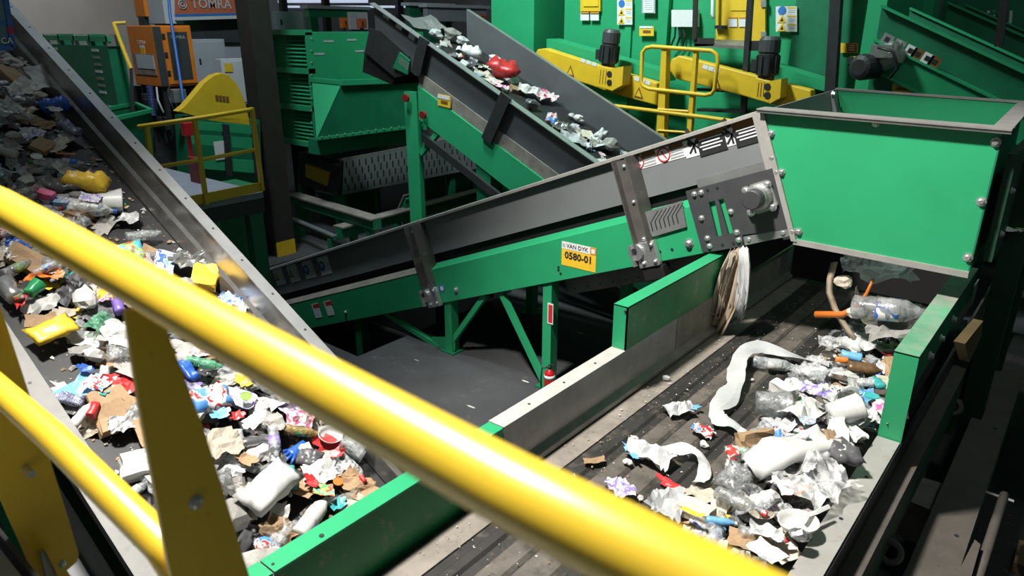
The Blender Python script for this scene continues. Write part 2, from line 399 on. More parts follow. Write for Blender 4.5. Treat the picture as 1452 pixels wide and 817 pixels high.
for y0, y1, nm in ((2.58, 2.70, 'side_channel'), (0.98, 1.10, 'side_channel')):
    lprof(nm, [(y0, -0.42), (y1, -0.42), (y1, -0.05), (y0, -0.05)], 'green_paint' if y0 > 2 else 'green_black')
lprof('walkway_ledge', [(0.80, -0.50), (0.97, -0.50), (0.97, -0.46), (0.80, -0.46)], 'plate_grey')
for X in (-3.6, -5.6, -7.6):
    for Y in (1.04, 2.64):
        MB().box((X-0.07, Y-0.07, 0), (X+0.07, Y+0.07, zb(X)-0.40)).build('leg', 'green_paint', lc)
    MB().bar((X, 1.04, zb(X)-0.45), (X, 2.64, zb(X)-0.45), 0.1, 0.12).build('cross_beam', 'green_paint', lc)
for i in range(3):
    X = -4.6-1.5*i
    MB().box((X-0.10, 2.585, zb(X)-0.02), (X+0.10, 2.60, zb(X)+0.30)).build('splice_plate', 'steel', lc)
# ================================================================== middle incline conveyor (side faces the camera)
AC = math.radians(21.3); EC = Vector((math.cos(AC), 0, math.sin(AC))); NC = Vector((math.sin(AC), 0, -math.cos(AC)))
H0 = Vector((-2.44, 0, 3.61)); YN, YF = 6.48, 8.5
def CPt(s, n, Y): return H0+EC*s+NC*n+Vector((0, Y, 0))
def csn(u, v, Y=YN):
    p = at(u, v, Y=Y)-H0; p.y = 0; return p.dot(EC), p.dot(NC)
cc = thing('incline_conveyor', 'grey and green inclined conveyor with plate reading 0580-01, climbing to the green hopper', 'conveyor', (-5.0, 7.5, 0))
def cprof(name, prof, m, s0=-10.15, s1=0.0, parent=None, **k):
    return MB().loft([[CPt(s0, n, y) for y, n in prof], [CPt(s1, n, y) for y, n in prof]]).build(name, m, parent or cc, **k)
cprof('side_wall', [(6.60, 0.0), (6.615, 0.0), (6.615, 0.50), (6.60, 0.50)], 'steel_panel')
cprof('top_flange', [(6.525, 0.0), (6.615, -0.012), (6.615, 0.0), (6.535, 0.012), (6.535, 0.03), (6.525, 0.03)], 'steel_rim', s1=-0.03)
cprof('side_wall', [(YF, 0.0), (YF+0.015, 0.0), (YF+0.015, 0.50), (YF, 0.50)], 'steel_panel')
cprof('top_flange', [(YF, -0.012), (YF+0.12, 0.0), (YF+0.12, 0.012), (YF, 0.0)], 'steel_rim')
cprof('belt', [(6.63, 0.40), (YF-0.02, 0.40), (YF-0.02, 0.42), (6.63, 0.42)], 'belt_black', s1=-0.25)
cprof('belt_pan', [(6.66, 0.46), (YF-0.05, 0.46), (YF-0.05, 0.80), (6.66, 0.80)], 'rubber', s1=-0.4)
gc = cprof('side_channel', [(6.63, 0.625), (YN, 0.69), (YN, 1.17), (6.58, 1.19), (6.58, 1.17), (6.50, 1.155), (6.50, 0.70), (6.63, 0.637)], 'green_paint', s1=-0.42)
cprof('side_channel', [(YF-0.1, 0.65), (YF, 0.65), (YF, 1.17), (YF-0.1, 1.17)], 'green_paint', s1=-0.62)
cprof('channel_cap', [(6.63, 0.622), (YN+0.004, 0.685), (YN-0.004, 0.688), (6.625, 0.615)], 'skirt_dusty', s0=-9.9, s1=-4.95)
# guard plate hanging under the channel
g = [(800, 396), (992, 362), (992, 386), (806, 418)]
up = MB().prism([at(u, v, Y=6.75) for u, v in g], (0, 0.02, 0)).build('belly_guard', 'steel_dirty', cc)
for i in range(10):
    put('bolt_hole', HOLE, up, at(815+18*i, 409-3.1*i, Y=6.748), (0, -1, 0), scale=1.0)
# stanchions
def stanchion(ut, vt, ub, vb):
    s0, n0 = csn(ut, vt, 6.4); s1, n1 = csn(ub, vb, 6.4); s = (s0+s1)/2
    st = MB()
    st.loft([[CPt(s-0.085, n, 6.44), CPt(s+0.085, n, 6.44), CPt(s+0.085, n, 6.455), CPt(s-0.085, n, 6.455)] for n in (0.05, 0.98)])
    o = st.build('stanchion', 'stanchion', cc)
    for q in (-0.09, 0.078):
        MB().loft([[CPt(s+q, n, 6.36), CPt(s+q+0.012, n, 6.36), CPt(s+q+0.012, n, 6.60), CPt(s+q, n, 6.60)] for n in (0.03, 0.98)]).build('stanchion_flange', 'stanchion', o)
    for n in (0.12, 0.5, 0.9): put('bolt', BOLT, o, CPt(s, n, 6.44), (0, -1, 0), scale=1.0)
    br = MB()
    br.loft([[CPt(s-0.12, n, 6.40), CPt(s+0.13, n, 6.40), CPt(s+0.13, n, 6.47), CPt(s-0.12, n, 6.47)] for n in (0.93, 1.20)])
    b = br.build('clamp_bracket', 'galvanised', cc, bevel=0.012)
    MB().loft([[CPt(s-0.15, n, 6.34), CPt(s-0.13, n, 6.34), CPt(s-0.13, n, 6.47), CPt(s-0.15, n, 6.47)] for n in (0.93, 1.16)]).build('bracket_ear', 'galvanised', b)
    MB().disc(CPt(s-0.10, 1.02, 6.40), (0, -1, 0), 0.085, 0.03, 16).build('bracket_lug', 'galvanised', b)
    put('bolt_hole', HOLE, b, CPt(s-0.11, 1.00, 6.369), (0, -1, 0), scale=3.0)
    for q, n in ((0.09, 0.97), (0.09, 1.15), (-0.05, 1.15)): put('bolt', BOLT, b, CPt(s+q, n, 6.40), (0, -1, 0), scale=1.1)
    return s
s1 = stanchion(580, 325, 605, 398); s2 = stanchion(880, 225, 913, 355)
MB().loft([[CPt(s2-0.12, n, 6.42), CPt(s2+0.14, n, 6.42), CPt(s2+0.14, n, 6.58), CPt(s2-0.12, n, 6.58)] for n in (1.20, 1.36)]).build('bracket_pad', 'rubber', cc, bevel=0.02)
# head end: skirt wall, grey drive plate with slots, bearing, edge strip
hs = cprof('head_wall', [(6.595, 0.45), (6.612, 0.45), (6.612, 1.16), (6.595, 1.16)], 'steel', s0=-0.85, s1=-0.02)
cprof('head_strip', [(6.47, 0.0), (6.60, 0.0), (6.60, 1.19), (6.47, 1.19)], 'steel_rim', s0=-0.10, s1=0.0)
PL = [(972, 271.5), (1094, 239), (1118, 325), (1053, 333), (1054, 348.5), (996, 358)]
# plate cut as strips around two open slots
def cpl(poly, m, name, Y=6.44, t=0.02, parent=None, **k):
    return MB().prism([at(u, v, Y=Y) for u, v in poly], (0, t, 0)).build(name, m, parent or cc, **k)
dp = cpl([(972, 271.5), (999.2, 264.2), (1021, 355), (996, 358)], 'plate_grey', 'drive_plate')
cpl([(1013, 282), (1018.2, 282), (1033, 334), (1023.5, 334)], 'plate_grey', 'drive_plate', Y=6.4395)
cpl([(1019.7, 258.6), (1094, 239), (1118, 325), (1053, 333), (1054, 348.5), (1045.3, 350.5)], 'plate_grey', 'drive_plate')
cpl([(999.2, 264.2), (1019.7, 258.6), (1025.7, 279), (1017.8, 283.4), (1013.4, 283.4), (1004.6, 286.5)], 'plate_grey', 'drive_plate', Y=6.4405)
cpl([(1016.3, 335.7), (1039.8, 330.4), (1045.3, 350.5), (1021, 355)], 'plate_grey', 'drive_plate', Y=6.4405)
cpl([(1054, 336), (1117, 325), (1119, 335), (1056, 348)], 'steel', 'plate_foot')
Zc = at(1079, 278, Y=6.44)
bf = MB()
dm = [(1056, 265), (1089, 256), (1107, 294), (1066, 305)]
bearing = cpl([(1057, 272), (1064, 262), (1084, 256), (1092, 260), (1103, 290), (1099, 296), (1074, 304), (1066, 300)], 'aluminium', 'bearing_flange', Y=6.41, t=0.03)
MB().lathe(Zc+Vector((0, -0.02, 0)), (0, -1, 0), [(0.125, 0), (0.12, 0.05), (0.10, 0.07), (0.10, 0.10), (0.095, 0.11)], 20).build('bearing_housing', 'aluminium', bearing, smooth=False)
MB().lathe(Zc+Vector((0, -0.125, 0)), (0, -1, 0), [(0.09, 0), (0.09, 0.10), (0.08, 0.11)], 20).build('shaft_cap', 'plate_grey', bearing)
for u, v in ((1057.5, 270), (1088, 261.5), (1095.5, 293.5), (1065, 301)): put('bolt', BOLT, bearing, at(u, v, Y=6.41), (0, -1, 0), scale=1.6)
for zx, zy in ((492, 393), (525, 385), (527, 508), (555, 605), (565, 643), (668, 477), (697, 577), (706, 613)):
    put('bolt', BOLT, dp, at(840+zx/3.403, 160+zy/3.403, Y=6.44), (0, -1, 0), scale=1.25)
for zx, zy in ((922, 578), (757, 610), (862, 100), (870, 218), (890, 287), (912, 287), (967, 573), (995, 573)):
    put('bolt', BOLT, dp, at(840+zx/3.403, 160+zy/3.403, Y=6.455), (0, -1, 0), scale=1.3)
for zx, zy in ((555, 373), (602, 362), (627, 637), (680, 630)):
    put('bolt_hole', HOLE, dp, at(840+zx/3.403, 160+zy/3.403, Y=6.438), (0, -1, 0), scale=1.3)
# vent guard with chevron slots
vg = cpl([(911, 302), (966, 285), (973, 322), (925, 336)], 'steel', 'vent_guard', Y=6.455, t=0.02)
for i in range(7):
    u0, v0 = 925+6.0*i, 316-1.9*i
    MB().prism([at(u, v, Y=6.453) for u, v in ((u0-3, v0), (u0-1.6, v0-0.6), (u0+1.4, v0+12), (u0, v0+12.4))], (0, 0.004, 0)).build('vent_slot', 'ink_black', vg)
    MB().prism([at(u, v, Y=6.453) for u, v in ((u0-3, v0), (u0-1.6, v0-0.4), (u0+8.5, v0-17), (u0+7.2, v0-17))], (0, 0.004, 0)).build('vent_slot', 'ink_black', vg)
put('bolt', BOLT, gc, at(977, 345, Y=YN), (0, -1, 0), scale=2.0)
put('bolt', BOLT, gc, at(647, 411, Y=YN), (0, -1, 0), scale=1.6)
put('bolt', BOLT, gc, at(490, 443, Y=YN), (0, -1, 0), scale=1.4)
for u, v in ((936, 357), (953, 354), (792, 379), (792, 383), (795, 388)): put('bolt_hole', HOLE, gc, at(u, v, Y=YN), (0, -1, 0), scale=1.5)
# belt wrap at the head pulley
pc = CPt(-0.42, 0.72, 6.62)
MB().tube([pc, pc+Vector((0, YF-6.64, 0))], 0.34, 20).build('head_pulley', 'belt_black', cc)
# legs and braces
for X in (-4.82, -6.52):
    zt = CPt((X+2.44)/math.cos(AC)-0.3, 1.19, 0).z
    for Y in (6.58, 8.4):
        lg = MB()
        lg.box((X-0.06, Y-0.07, 0), (X+0.07, Y-0.055, zt+0.1)); lg.box((X+0.055, Y-0.055, 0), (X+0.07, Y+0.07, zt+0.1)); lg.box((X-0.06, Y-0.055, 0), (X-0.045, Y+0.07, zt+0.1))
        lg.build('leg', 'green_paint', cc)
        MB().box((X-0.13, Y-0.12, 0), (X+0.13, Y+0.12, 0.02)).build('foot_plate', 'green_dark', cc)
for (ua, va), (ub, vb) in (((624, 492), (546, 443)), ((634, 495), (689, 418)), ((771, 540), (712, 416))):
    MB().bar(at(ua, va, Y=6.56), at(ub, vb, Y=6.56), 0.07, 0.07, (0, 1, 0)).build('brace', 'green_paint', cc)
MB().prism([at(u, v, Y=6.53) for u, v in ((612, 478), (645, 478), (645, 497), (632, 502), (612, 494))], (0, 0.012, 0)).build('gusset', 'green_paint', cc)
for X in (-8.55,):
    for Y in (6.6, 8.4): MB().box((X-0.08, Y-0.08, -1.6), (X+0.08, Y+0.08, 0.35)).build('leg', 'green_dark', cc)
# stickers on the conveyor
UPC = -NC
def csticker(u, v, w, h, m, Y, name='sticker', parent=None, label=None):
    o = rect(MB(), at(u, v, Y=Y), EC, UPC, w, h).build(name, m, parent or cc, label=label); return o
# identification plate, mounted level
PX, PZ = Vector((1, 0, 0)), Vector((0, 0, 1)); pc0 = at(820.5, 364, Y=YN-0.001)
def plate(dx, dz, w, h, m, k, name, parent, label=None):
    return rect(MB(), pc0+Vector((dx, -0.002*k, dz)), PX, PZ, w, h).build(name, m, parent, label=label)
ip = plate(0, 0, 0.47, 0.285, 'ink_yellow', 0, 'number_plate', cc, 'yellow and white plate reading 0580-01')
plate(-0.04, 0.10, 0.39, 0.085, 'sign_white', 1, 'plate_band', ip)
plate(0.195, 0.10, 0.08, 0.085, 'ink_orange', 1, 'plate_band', ip)
plate(0.195, 0.10, 0.045, 0.05, 'sign_white', 2, 'plate_mark', ip)
MB().disc(pc0+Vector((-0.205, -0.003, 0.10)), (0, -1, 0), 0.022, 0.004, 12).build('plate_mark', 'ink_grey', ip)
text('VAN DYK', 'ink_black', ip, pc0+Vector((-0.02, -0.008, 0.10)), PX, PZ, 0.068)
text('0580-01', 'ink_black', ip, pc0+Vector((0, -0.006, -0.015)), PX, PZ, 0.115, bold=0.003)
def tri(c, sz, m_out, m_in, parent, Y):
    for k, m in ((1.0, m_out), (0.72, m_in)):
        pts = [c+UPC*sz*0.6*k, c-UPC*sz*0.42*k-EC*sz*0.55*k, c-UPC*sz*0.42*k+EC*sz*0.55*k]
        MB().prism(pts, (0, -0.002-0.001*(k < 1), 0)).build('warning_triangle', m, parent)
# four pictograms near the tail
for i, (u, v) in enumerate(((396, 392.5), (416, 387.5), (438, 382), (460, 376.5))):
    p = csticker(u, v, 0.31, 0.30, 'sign_white', 6.598, 'warning_sticker')
    c = at(u-3.5, v+1, Y=6.594)
    if i < 2: tri(c, 0.14, 'ink_black', 'ink_yellow', p, 6.594)
    else:
        MB().disc(c, (0, -1, 0), 0.085, 0.003, 16).build('pictogram', 'ink_blue', p)
        MB().disc(c+UPC*0.01, (0, -1, 0), 0.04, 0.005, 10).build('pictogram', 'ink_grey', p)
    for k in range(3): csticker(u+5.5, v-3.5+3*k, 0.09, 0.015, 'ink_grey', 6.594, 'print_line', p)
for u, v in ((449, 440.5), (466.5, 437)):
    p = csticker(u, v, 0.19, 0.25, 'sign_white', YN-0.001, 'warning_sticker')
    csticker(u-0.6, v-7, 0.19, 0.06, 'ink_red', YN-0.003, 'print_band', p)
MB().disc(at(626.5, 409, Y=YN), (0, -1, 0), 0.055, 0.003, 18).build('round_sticker', 'ink_blue', cc)
MB().disc(at(626.5, 409, Y=YN-0.003), (0, -1, 0), 0.035, 0.002, 6).build('round_sticker', 'sign_white', cc)
# long warning strip near the head
ws = MB().prism([at(u, v, Y=6.597) for u, v in ((895, 244), (892, 224), (965, 202), (1079, 169), (1082, 194), (974, 225), (973, 222))], (0, -0.002, 0)).build('warning_strip', 'sign_white', cc)
WY = 6.593
for u, v in ((904.5, 230), (941, 219.5)):
    MB().tube([at(u, v, Y=WY)+(EC*math.cos(t)+UPC*math.sin(t))*0.068 for t in [2*math.pi*i/16 for i in range(16)]], 0.008, 5, closed=True).build('prohibition_ring', 'ink_red', ws)
    MB().bar(at(u-4, v-5, Y=WY), at(u+4, v+5, Y=WY), 0.012, 0.004, (0, 1, 0)).build('prohibition_bar', 'ink_red', ws)
for u, v in ((919.5, 218.5), (958, 207)):
    csticker(u, v, 0.155, 0.05, 'ink_brown', WY, 'print_band', ws)  # orange header drawn brown, flange shade put into the ink
    for k in range(3): csticker(u+0.6+k*0.9, v+6.5+k*4.0, 0.15, 0.015, 'ink_grey', WY, 'print_line', ws)
for u, v in ((1008, 197), (1061.5, 183)):
    csticker(u, v+2, 0.29, 0.25, 'ink_black', WY, 'print_panel', ws)
    csticker(u-3, v-9.5, 0.29, 0.075, 'ink_brown', WY-0.002, 'print_band', ws)  # brown stands for an orange header lying in the flange shade
    for k in range(4): csticker(u-1+k*0.7, v-2+k*4.6, 0.24-0.05*(k%2), 0.013, 'sign_white', WY-0.004, 'print_line', ws)
    c = at(u-25, v+6, Y=WY)
    for a, b in (((-0.06, 0.06), (0.06, -0.08)), ((0.07, 0.05), (-0.06, -0.09)), ((0, 0.0), (0.0, -0.1))):
        MB().bar(c+EC*a[0]+UPC*a[1], c+EC*b[0]+UPC*b[1], 0.02, 0.004, (0, 1, 0)).build('pictogram', 'ink_black', ws)
    for q in (-0.035, 0.05): MB().disc(c+EC*q+UPC*0.005, (0, -1, 0), 0.03, 0.004, 10).build('pictogram', 'ink_black', ws)
    MB().bar(c+EC*-0.04+UPC*0.15, c+EC*0.0+UPC*0.06, 0.04, 0.004, (0, 1, 0)).build('pictogram', 'ink_black', ws)
ds = rect(MB(), at(780.5, 445, Y=6.505), (1, 0, 0), (0, 0, 1), 0.085, 0.27).build('leg_sticker', 'sign_white', cc)
rect(MB(), at(780.5, 445, Y=6.502), (1, 0, 0), (0, 0, 1), 0.06, 0.23).build('leg_sticker', 'ink_red', ds)
# ================================================================== discharge hopper
hp = thing('discharge_hopper', 'large bright green sheet-metal hopper with bolted corners at the conveyor head', 'hopper', (-1.5, 7.6, 2.4))
YH = 6.46; YHB = 8.78
ztop, zbot = 3.59, 2.48
fp = MB().prism([(-2.43, YH, ztop), (-0.62, YH, ztop-0.02), (-0.63, YH, zbot), (-2.0, YH, zbot+0.02)], (0, 0.012, 0)).build('front_panel', 'green_paint', hp)
MB().prism([(-2.45, YH-0.095, ztop+0.03), (-0.55, YH-0.095, ztop+0.005), (-0.55, YH-0.085, ztop-0.02), (-2.45, YH-0.085, ztop+0.005)], (0, 0.01, 0)).build('rim_lip', 'flange_dull', hp)
MB().prism([(-2.45, YH-0.10, ztop+0.03), (-0.55, YH-0.10, ztop+0.005), (-0.55, YH+0.10, ztop+0.005), (-2.45, YH+0.10, ztop+0.03)], (0, 0, 0.012)).build('rim_flange', 'flange_dull', hp)
MB().prism([(-2.0, YH-0.02, zbot-0.03), (-0.62, YH-0.02, zbot-0.05), (-0.62, YH-0.02, zbot+0.0), (-2.0, YH-0.02, zbot+0.02)], (0, 0.06, 0)).build('bottom_flange', 'steel_rim', hp)
MB().prism([(-2.46, YH-0.03, ztop), (-2.41, YH-0.03, ztop), (-1.97, YH-0.03, zbot), (-2.02, YH-0.03, zbot)], (0, 0.05, 0)).build('corner_strip', 'steel_rim', hp)
MB().prism([(-2.48, YHB, 3.65), (-0.735, YHB, 3.61), (-0.70, YHB, zbot), (-2.1, YHB, zbot)], (0, 0.012, 0)).build('back_panel', 'green_paint', hp)
MB().prism([(-2.50, YHB-0.01, 3.64), (-0.66, YHB-0.01, 3.60), (-0.66, YHB+0.06, 3.60), (-2.50, YHB+0.06, 3.64)], (0, 0, 0.02)).build('rim_flange', 'flange_dull', hp)
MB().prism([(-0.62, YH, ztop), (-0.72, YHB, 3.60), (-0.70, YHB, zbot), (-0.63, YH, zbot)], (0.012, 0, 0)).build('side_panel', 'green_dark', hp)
MB().prism([(-0.68, YH-0.09, ztop), (-0.55, YH-0.09, ztop), (-0.62, YHB+0.05, 3.60), (-0.76, YHB+0.05, 3.60)], (0, 0, 0.02)).build('rim_flange', 'flange_dull', hp)
MB().prism([(-2.45, YH+0.02, 3.60), (-2.49, YHB, 3.65), (-2.38, YHB, 3.15), (-2.30, YH+0.02, 3.15)], (0.012, 0, 0)).build('end_panel', 'steel_panel', hp)
for u, v in ((1412, 202), (1391.5, 286), (1372.5, 365)): put('bolt', BOLT, fp, at(u, v, Y=YH), (0, -1, 0), scale=1.45)
put('bolt', BOLT, fp, at(1242, 175, Y=YH), (0, -1, 0), scale=1.2)
put('bolt', BOLT, hp, at(1181, 133, X=-2.44), (1, 0, 0), scale=1.4)
# ================================================================== sorting belt under the hopper
XL, XR = -2.665, -0.82
rc = thing('sorting_conveyor', 'wide flat conveyor with ribbed belt and green side boards under the hopper', 'conveyor', (-1.75, 5.0, 0))
Y0, Y1 = 0.95, 9.6
ZB = 1.40
MB().box((XL+0.02, Y0, ZB-0.03), (XR, Y1, ZB)).build('belt', 'belt_brown', rc)
for i in range(8):
    x = -2.33+0.185*i
    wd = 0.05+0.05*((i*7) % 3)/2
    MB().prism([(x-wd, Y0, ZB), (x-wd+0.02, Y0, ZB+0.02), (x+wd-0.02, Y0, ZB+0.02), (x+wd, Y0, ZB)], (0, Y1-Y0, 0)).build('belt_rib', 'belt_rib' if i % 3 else 'belt_brown', rc)
MB().box((XL+0.05, Y0, ZB), (-2.44, Y1, ZB+0.012)).build('belt_edge', 'skirt_dusty', rc)
MB().box((XL-0.012, 3.15, 1.30), (XL, Y1, 1.815)).build('side_wall', 'steel', rc)
MB().prism([(XL, 3.15, 1.50), (XL+0.06, 3.15, 1.46), (XL+0.06, 3.15, 1.43), (XL, 3.15, 1.43)], (0, Y1-3.15, 0)).build('wall_skirt', 'steel_dirty', rc)
MB().box((XL-0.012, 5.6, 1.48), (XL+0.004, 8.2, 1.816)).build('dusty_liner', 'skirt_dusty', rc)
lr = MB().box((XL-0.135, 3.15, 1.80), (XL-0.001, Y1, 1.818)).build('wall_flange', 'rim_pale', rc)
for i in range(6): put('bolt_hole', HOLE, lr, (XL-0.065, 3.5+0.42*i, 1.818), (0, 0, 1))
lg = MB(); lg.box((XL-0.001, 4.69, 1.818), (XL-0.013, 7.0, 2.20))
lg.build('side_board', 'green_scuffed', rc)
MB().box((XL-0.13, 4.69, 1.818), (XL-0.001, 4.702, 2.20)).build('board_end', 'green_paint', rc)
MB().box((XL-0.13, 4.69, 2.19), (XL-0.001, 7.0, 2.203)).build('board_flange', 'green_paint', rc)
put('bolt_hole', HOLE, rc, (XL-0.02, 4.685, 2.16), (0, -1, 0))
# plate of the left run in front of the incline conveyor's tail
gp = MB().box((XL-0.012, 1.42, 0.55), (XL, 3.14, 1.815)).build('side_board', 'green_scuffed', rc)
MB().box((XL-0.125, 1.42, 1.803), (XL+0.002, 3.14, 1.818)).build('board_flange', 'green_paint', rc)
MB().box((XL-0.125, Y0, 1.803), (XL+0.002, 1.41, 1.818)).build('board_flange', 'green_paint', rc)
MB().box((XL-0.012, Y0, 0.55), (XL, 1.41, 1.815)).build('side_board', 'green_scuffed', rc)
put('bolt_hole', HOLE, rc, at(456, 760, Z=1.819), (0, 0, 1), scale=1.3)
put('bolt_hole', HOLE, rc, at(387, 800, Z=1.819), (0, 0, 1), scale=0.8)
# right side: low rim, tall green board with dust on its top
MB().box((XR, Y0, 1.25), (XR+0.012, Y1, 1.525)).build('side_wall', 'steel', rc)
rr = MB().box((XR, 3.32, 1.515), (XR+0.15, 5.14, 1.532)).build('wall_flange', 'steel_rim', rc)
MB().box((XR, Y0, 1.515), (XR+0.15, 3.31, 1.532)).build('wall_flange', 'green_paint', rc)
for y in (4.0, 4.55): put('bolt_hole', HOLE, rr, (XR+0.08, y, 1.532), (0, 0, 1), scale=1.2)
MB().box((XR, 5.16, 1.50), (XR+0.012, 7.6, 2.19)).build('side_board', 'green_scuffed', rc)
MB().box((XR, 5.15, 1.50), (XR+0.155, 5.165, 2.20)).build('board_end', 'green_paint', rc)
MB().box((XR, 5.15, 2.19), (XR+0.155, 7.6, 2.204)).build('board_flange', 'green_dusty', rc)
MB().box((XR+0.143, 5.165, 1.95), (XR+0.155, 7.6, 2.19)).build('board_lip', 'green_dark', rc)
MB().box((XR+0.14, Y0, 1.18), (XR+0.16, Y1, 1.515)).build('outer_skirt', 'dark_steel', rc)
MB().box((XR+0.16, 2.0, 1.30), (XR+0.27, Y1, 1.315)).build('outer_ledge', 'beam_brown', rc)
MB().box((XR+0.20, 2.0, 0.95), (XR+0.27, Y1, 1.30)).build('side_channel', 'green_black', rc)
MB().box((XL+0.02, Y0, 0.95), (XR, Y1, 1.0)).build('belt_pan', 'dark_steel', rc)
for y in (2.2, 5.0, 8.6):
    for x in (XL-0.08, XR+0.1): MB().box((x-0.08, y-0.08, 0), (x+0.08, y+0.08, 1.25)).build('leg', 'green_dark', rc)
for x, y in ((XR+0.17, 5.6), (XR+0.17, 6.0), (XR+0.17, 6.5)): put('bolt', BOLT, rc, (x-0.01, y, 2.05), (1, 0, 0), scale=1.3)
# black rubber curtains that close the drop zone
MB().box((XL+0.03, 8.55, ZB+0.05), (XR-0.02, 8.57, 2.55)).build('rubber_curtain', 'rubber', rc)
MB().box((-2.62, 6.62, 1.9), (-2.60, 8.55, 2.5)).build('rubber_curtain', 'rubber', rc)
# lifting lugs on the outside
for u, v in ((1351, 577), (1262, 783)):
    c = at(u, v, Z=1.0)
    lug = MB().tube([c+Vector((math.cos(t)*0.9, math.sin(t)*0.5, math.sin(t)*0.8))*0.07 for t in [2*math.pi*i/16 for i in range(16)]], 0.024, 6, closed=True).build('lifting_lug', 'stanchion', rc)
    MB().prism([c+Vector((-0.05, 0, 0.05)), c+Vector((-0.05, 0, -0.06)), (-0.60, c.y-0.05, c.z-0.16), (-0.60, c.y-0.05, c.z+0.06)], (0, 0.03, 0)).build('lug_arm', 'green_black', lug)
# ================================================================== frame to the right of the belt
def beamY(name, u0, v0, u1, z, y0, y1, h, m, label, cat):
    a = at(u0, v0, Z=z); b = at(u1, v0, Z=z)
    return single(name, MB().box((a.x, y0, z-h), (b.x, y1, z)), m, label, cat, bevel=0.01)
bb = thing('support_beam', 'long dusty brown steel beam beside the lifting lugs', 'beam', (-0.3, 6.0, 0.6))
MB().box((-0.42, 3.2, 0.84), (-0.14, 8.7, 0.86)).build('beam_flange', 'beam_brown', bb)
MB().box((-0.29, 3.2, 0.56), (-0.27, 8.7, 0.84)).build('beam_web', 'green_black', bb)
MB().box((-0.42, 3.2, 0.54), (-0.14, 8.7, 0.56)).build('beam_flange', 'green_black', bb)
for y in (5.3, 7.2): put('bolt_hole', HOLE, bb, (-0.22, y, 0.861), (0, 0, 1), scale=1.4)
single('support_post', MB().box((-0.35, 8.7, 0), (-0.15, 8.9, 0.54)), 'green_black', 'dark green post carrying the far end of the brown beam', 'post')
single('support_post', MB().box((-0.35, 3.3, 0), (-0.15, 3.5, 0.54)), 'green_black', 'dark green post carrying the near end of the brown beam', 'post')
a = at(1341, 520, Z=1.02); b = at(1415, 545, Z=1.02)
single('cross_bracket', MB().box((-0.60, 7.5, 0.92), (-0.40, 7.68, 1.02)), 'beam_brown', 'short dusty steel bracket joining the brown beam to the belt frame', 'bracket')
single('yellow_block', MB().prism([at(u, v, X=-0.45) for u, v in ((1352, 484), (1380, 452), (1378, 474), (1360, 510))], (0.06, 0, 0)), 'ochre_dull', 'small dull ochre block beside the green side board', 'block')
pr = thing('drain_pipe', 'thin grey pipe running beside the brown beam at the lower right', 'pipe', (0.0, 4.8, 0.0))
pq = at(1424, 702, Z=0.80)
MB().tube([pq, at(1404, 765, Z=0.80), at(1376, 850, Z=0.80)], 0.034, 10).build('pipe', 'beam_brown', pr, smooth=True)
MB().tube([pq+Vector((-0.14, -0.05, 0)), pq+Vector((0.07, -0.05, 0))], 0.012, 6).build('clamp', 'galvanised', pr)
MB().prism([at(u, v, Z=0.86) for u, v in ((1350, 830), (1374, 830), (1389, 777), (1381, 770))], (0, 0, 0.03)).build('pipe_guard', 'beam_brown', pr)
MB().box((pq.x-0.02, pq.y-0.1, 0), (pq.x+0.02, pq.y-0.06, 0.78)).build('pipe_stand', 'green_black', pr)
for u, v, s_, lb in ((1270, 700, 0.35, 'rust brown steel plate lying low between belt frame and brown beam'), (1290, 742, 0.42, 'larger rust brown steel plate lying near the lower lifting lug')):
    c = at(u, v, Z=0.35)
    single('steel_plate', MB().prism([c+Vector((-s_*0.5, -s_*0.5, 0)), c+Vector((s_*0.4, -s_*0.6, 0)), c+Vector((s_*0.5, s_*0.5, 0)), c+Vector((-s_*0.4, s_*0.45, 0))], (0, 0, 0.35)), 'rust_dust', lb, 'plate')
single('bollard', MB().box(tuple(at(1446, 806, Z=0.14)-Vector((0.05, 0.1, 0))), tuple(at(1446, 790, Z=0.14)+Vector((0.2, 0.1, 0.1)))), 'ochre_dull', 'low yellow bollard base in the dark lower right corner', 'bollard')
dk = thing('floor_dark_sheet', 'added black sheet keeping the floor dark at the lower right', 'pan', (0.5, 5.5, 0))  # black sheet added to darken the floor beside the beam
MB().box((-0.55, 2.2, 0.10), (2.6, 12.0, 0.14)).build('tray', 'belt_black', dk)
MB().box((-0.55, 2.2, 0.14), (-0.50, 12.0, 0.24)).build('lip', 'green_black', dk)
for x, y in ((-0.4, 2.4), (2.4, 2.4), (-0.4, 11.8), (2.4, 11.8)): MB().box((x-0.05, y-0.05, 0), (x+0.05, y+0.05, 0.10)).build('foot', 'green_black', dk)
rw = thing('side_machine', 'dark machine flank standing right of the brown beam', 'machine', (1.2, 9.0, 0))
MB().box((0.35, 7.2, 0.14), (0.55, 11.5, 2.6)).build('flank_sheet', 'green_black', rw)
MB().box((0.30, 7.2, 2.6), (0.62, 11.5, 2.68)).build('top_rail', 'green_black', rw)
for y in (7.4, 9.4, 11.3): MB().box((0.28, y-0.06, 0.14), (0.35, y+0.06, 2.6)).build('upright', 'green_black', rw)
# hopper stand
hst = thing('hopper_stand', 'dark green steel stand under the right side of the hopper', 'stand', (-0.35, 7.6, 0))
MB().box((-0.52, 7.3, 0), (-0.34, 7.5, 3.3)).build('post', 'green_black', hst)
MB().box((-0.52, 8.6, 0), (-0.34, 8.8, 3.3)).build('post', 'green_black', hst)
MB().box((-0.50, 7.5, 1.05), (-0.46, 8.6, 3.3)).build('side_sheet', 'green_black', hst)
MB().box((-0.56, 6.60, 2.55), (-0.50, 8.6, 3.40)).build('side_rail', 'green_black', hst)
for z in (3.1, 2.75): put('bolt', BOLT, hst, (-0.497, 6.75, z), (1, 0, 0), scale=1.2)
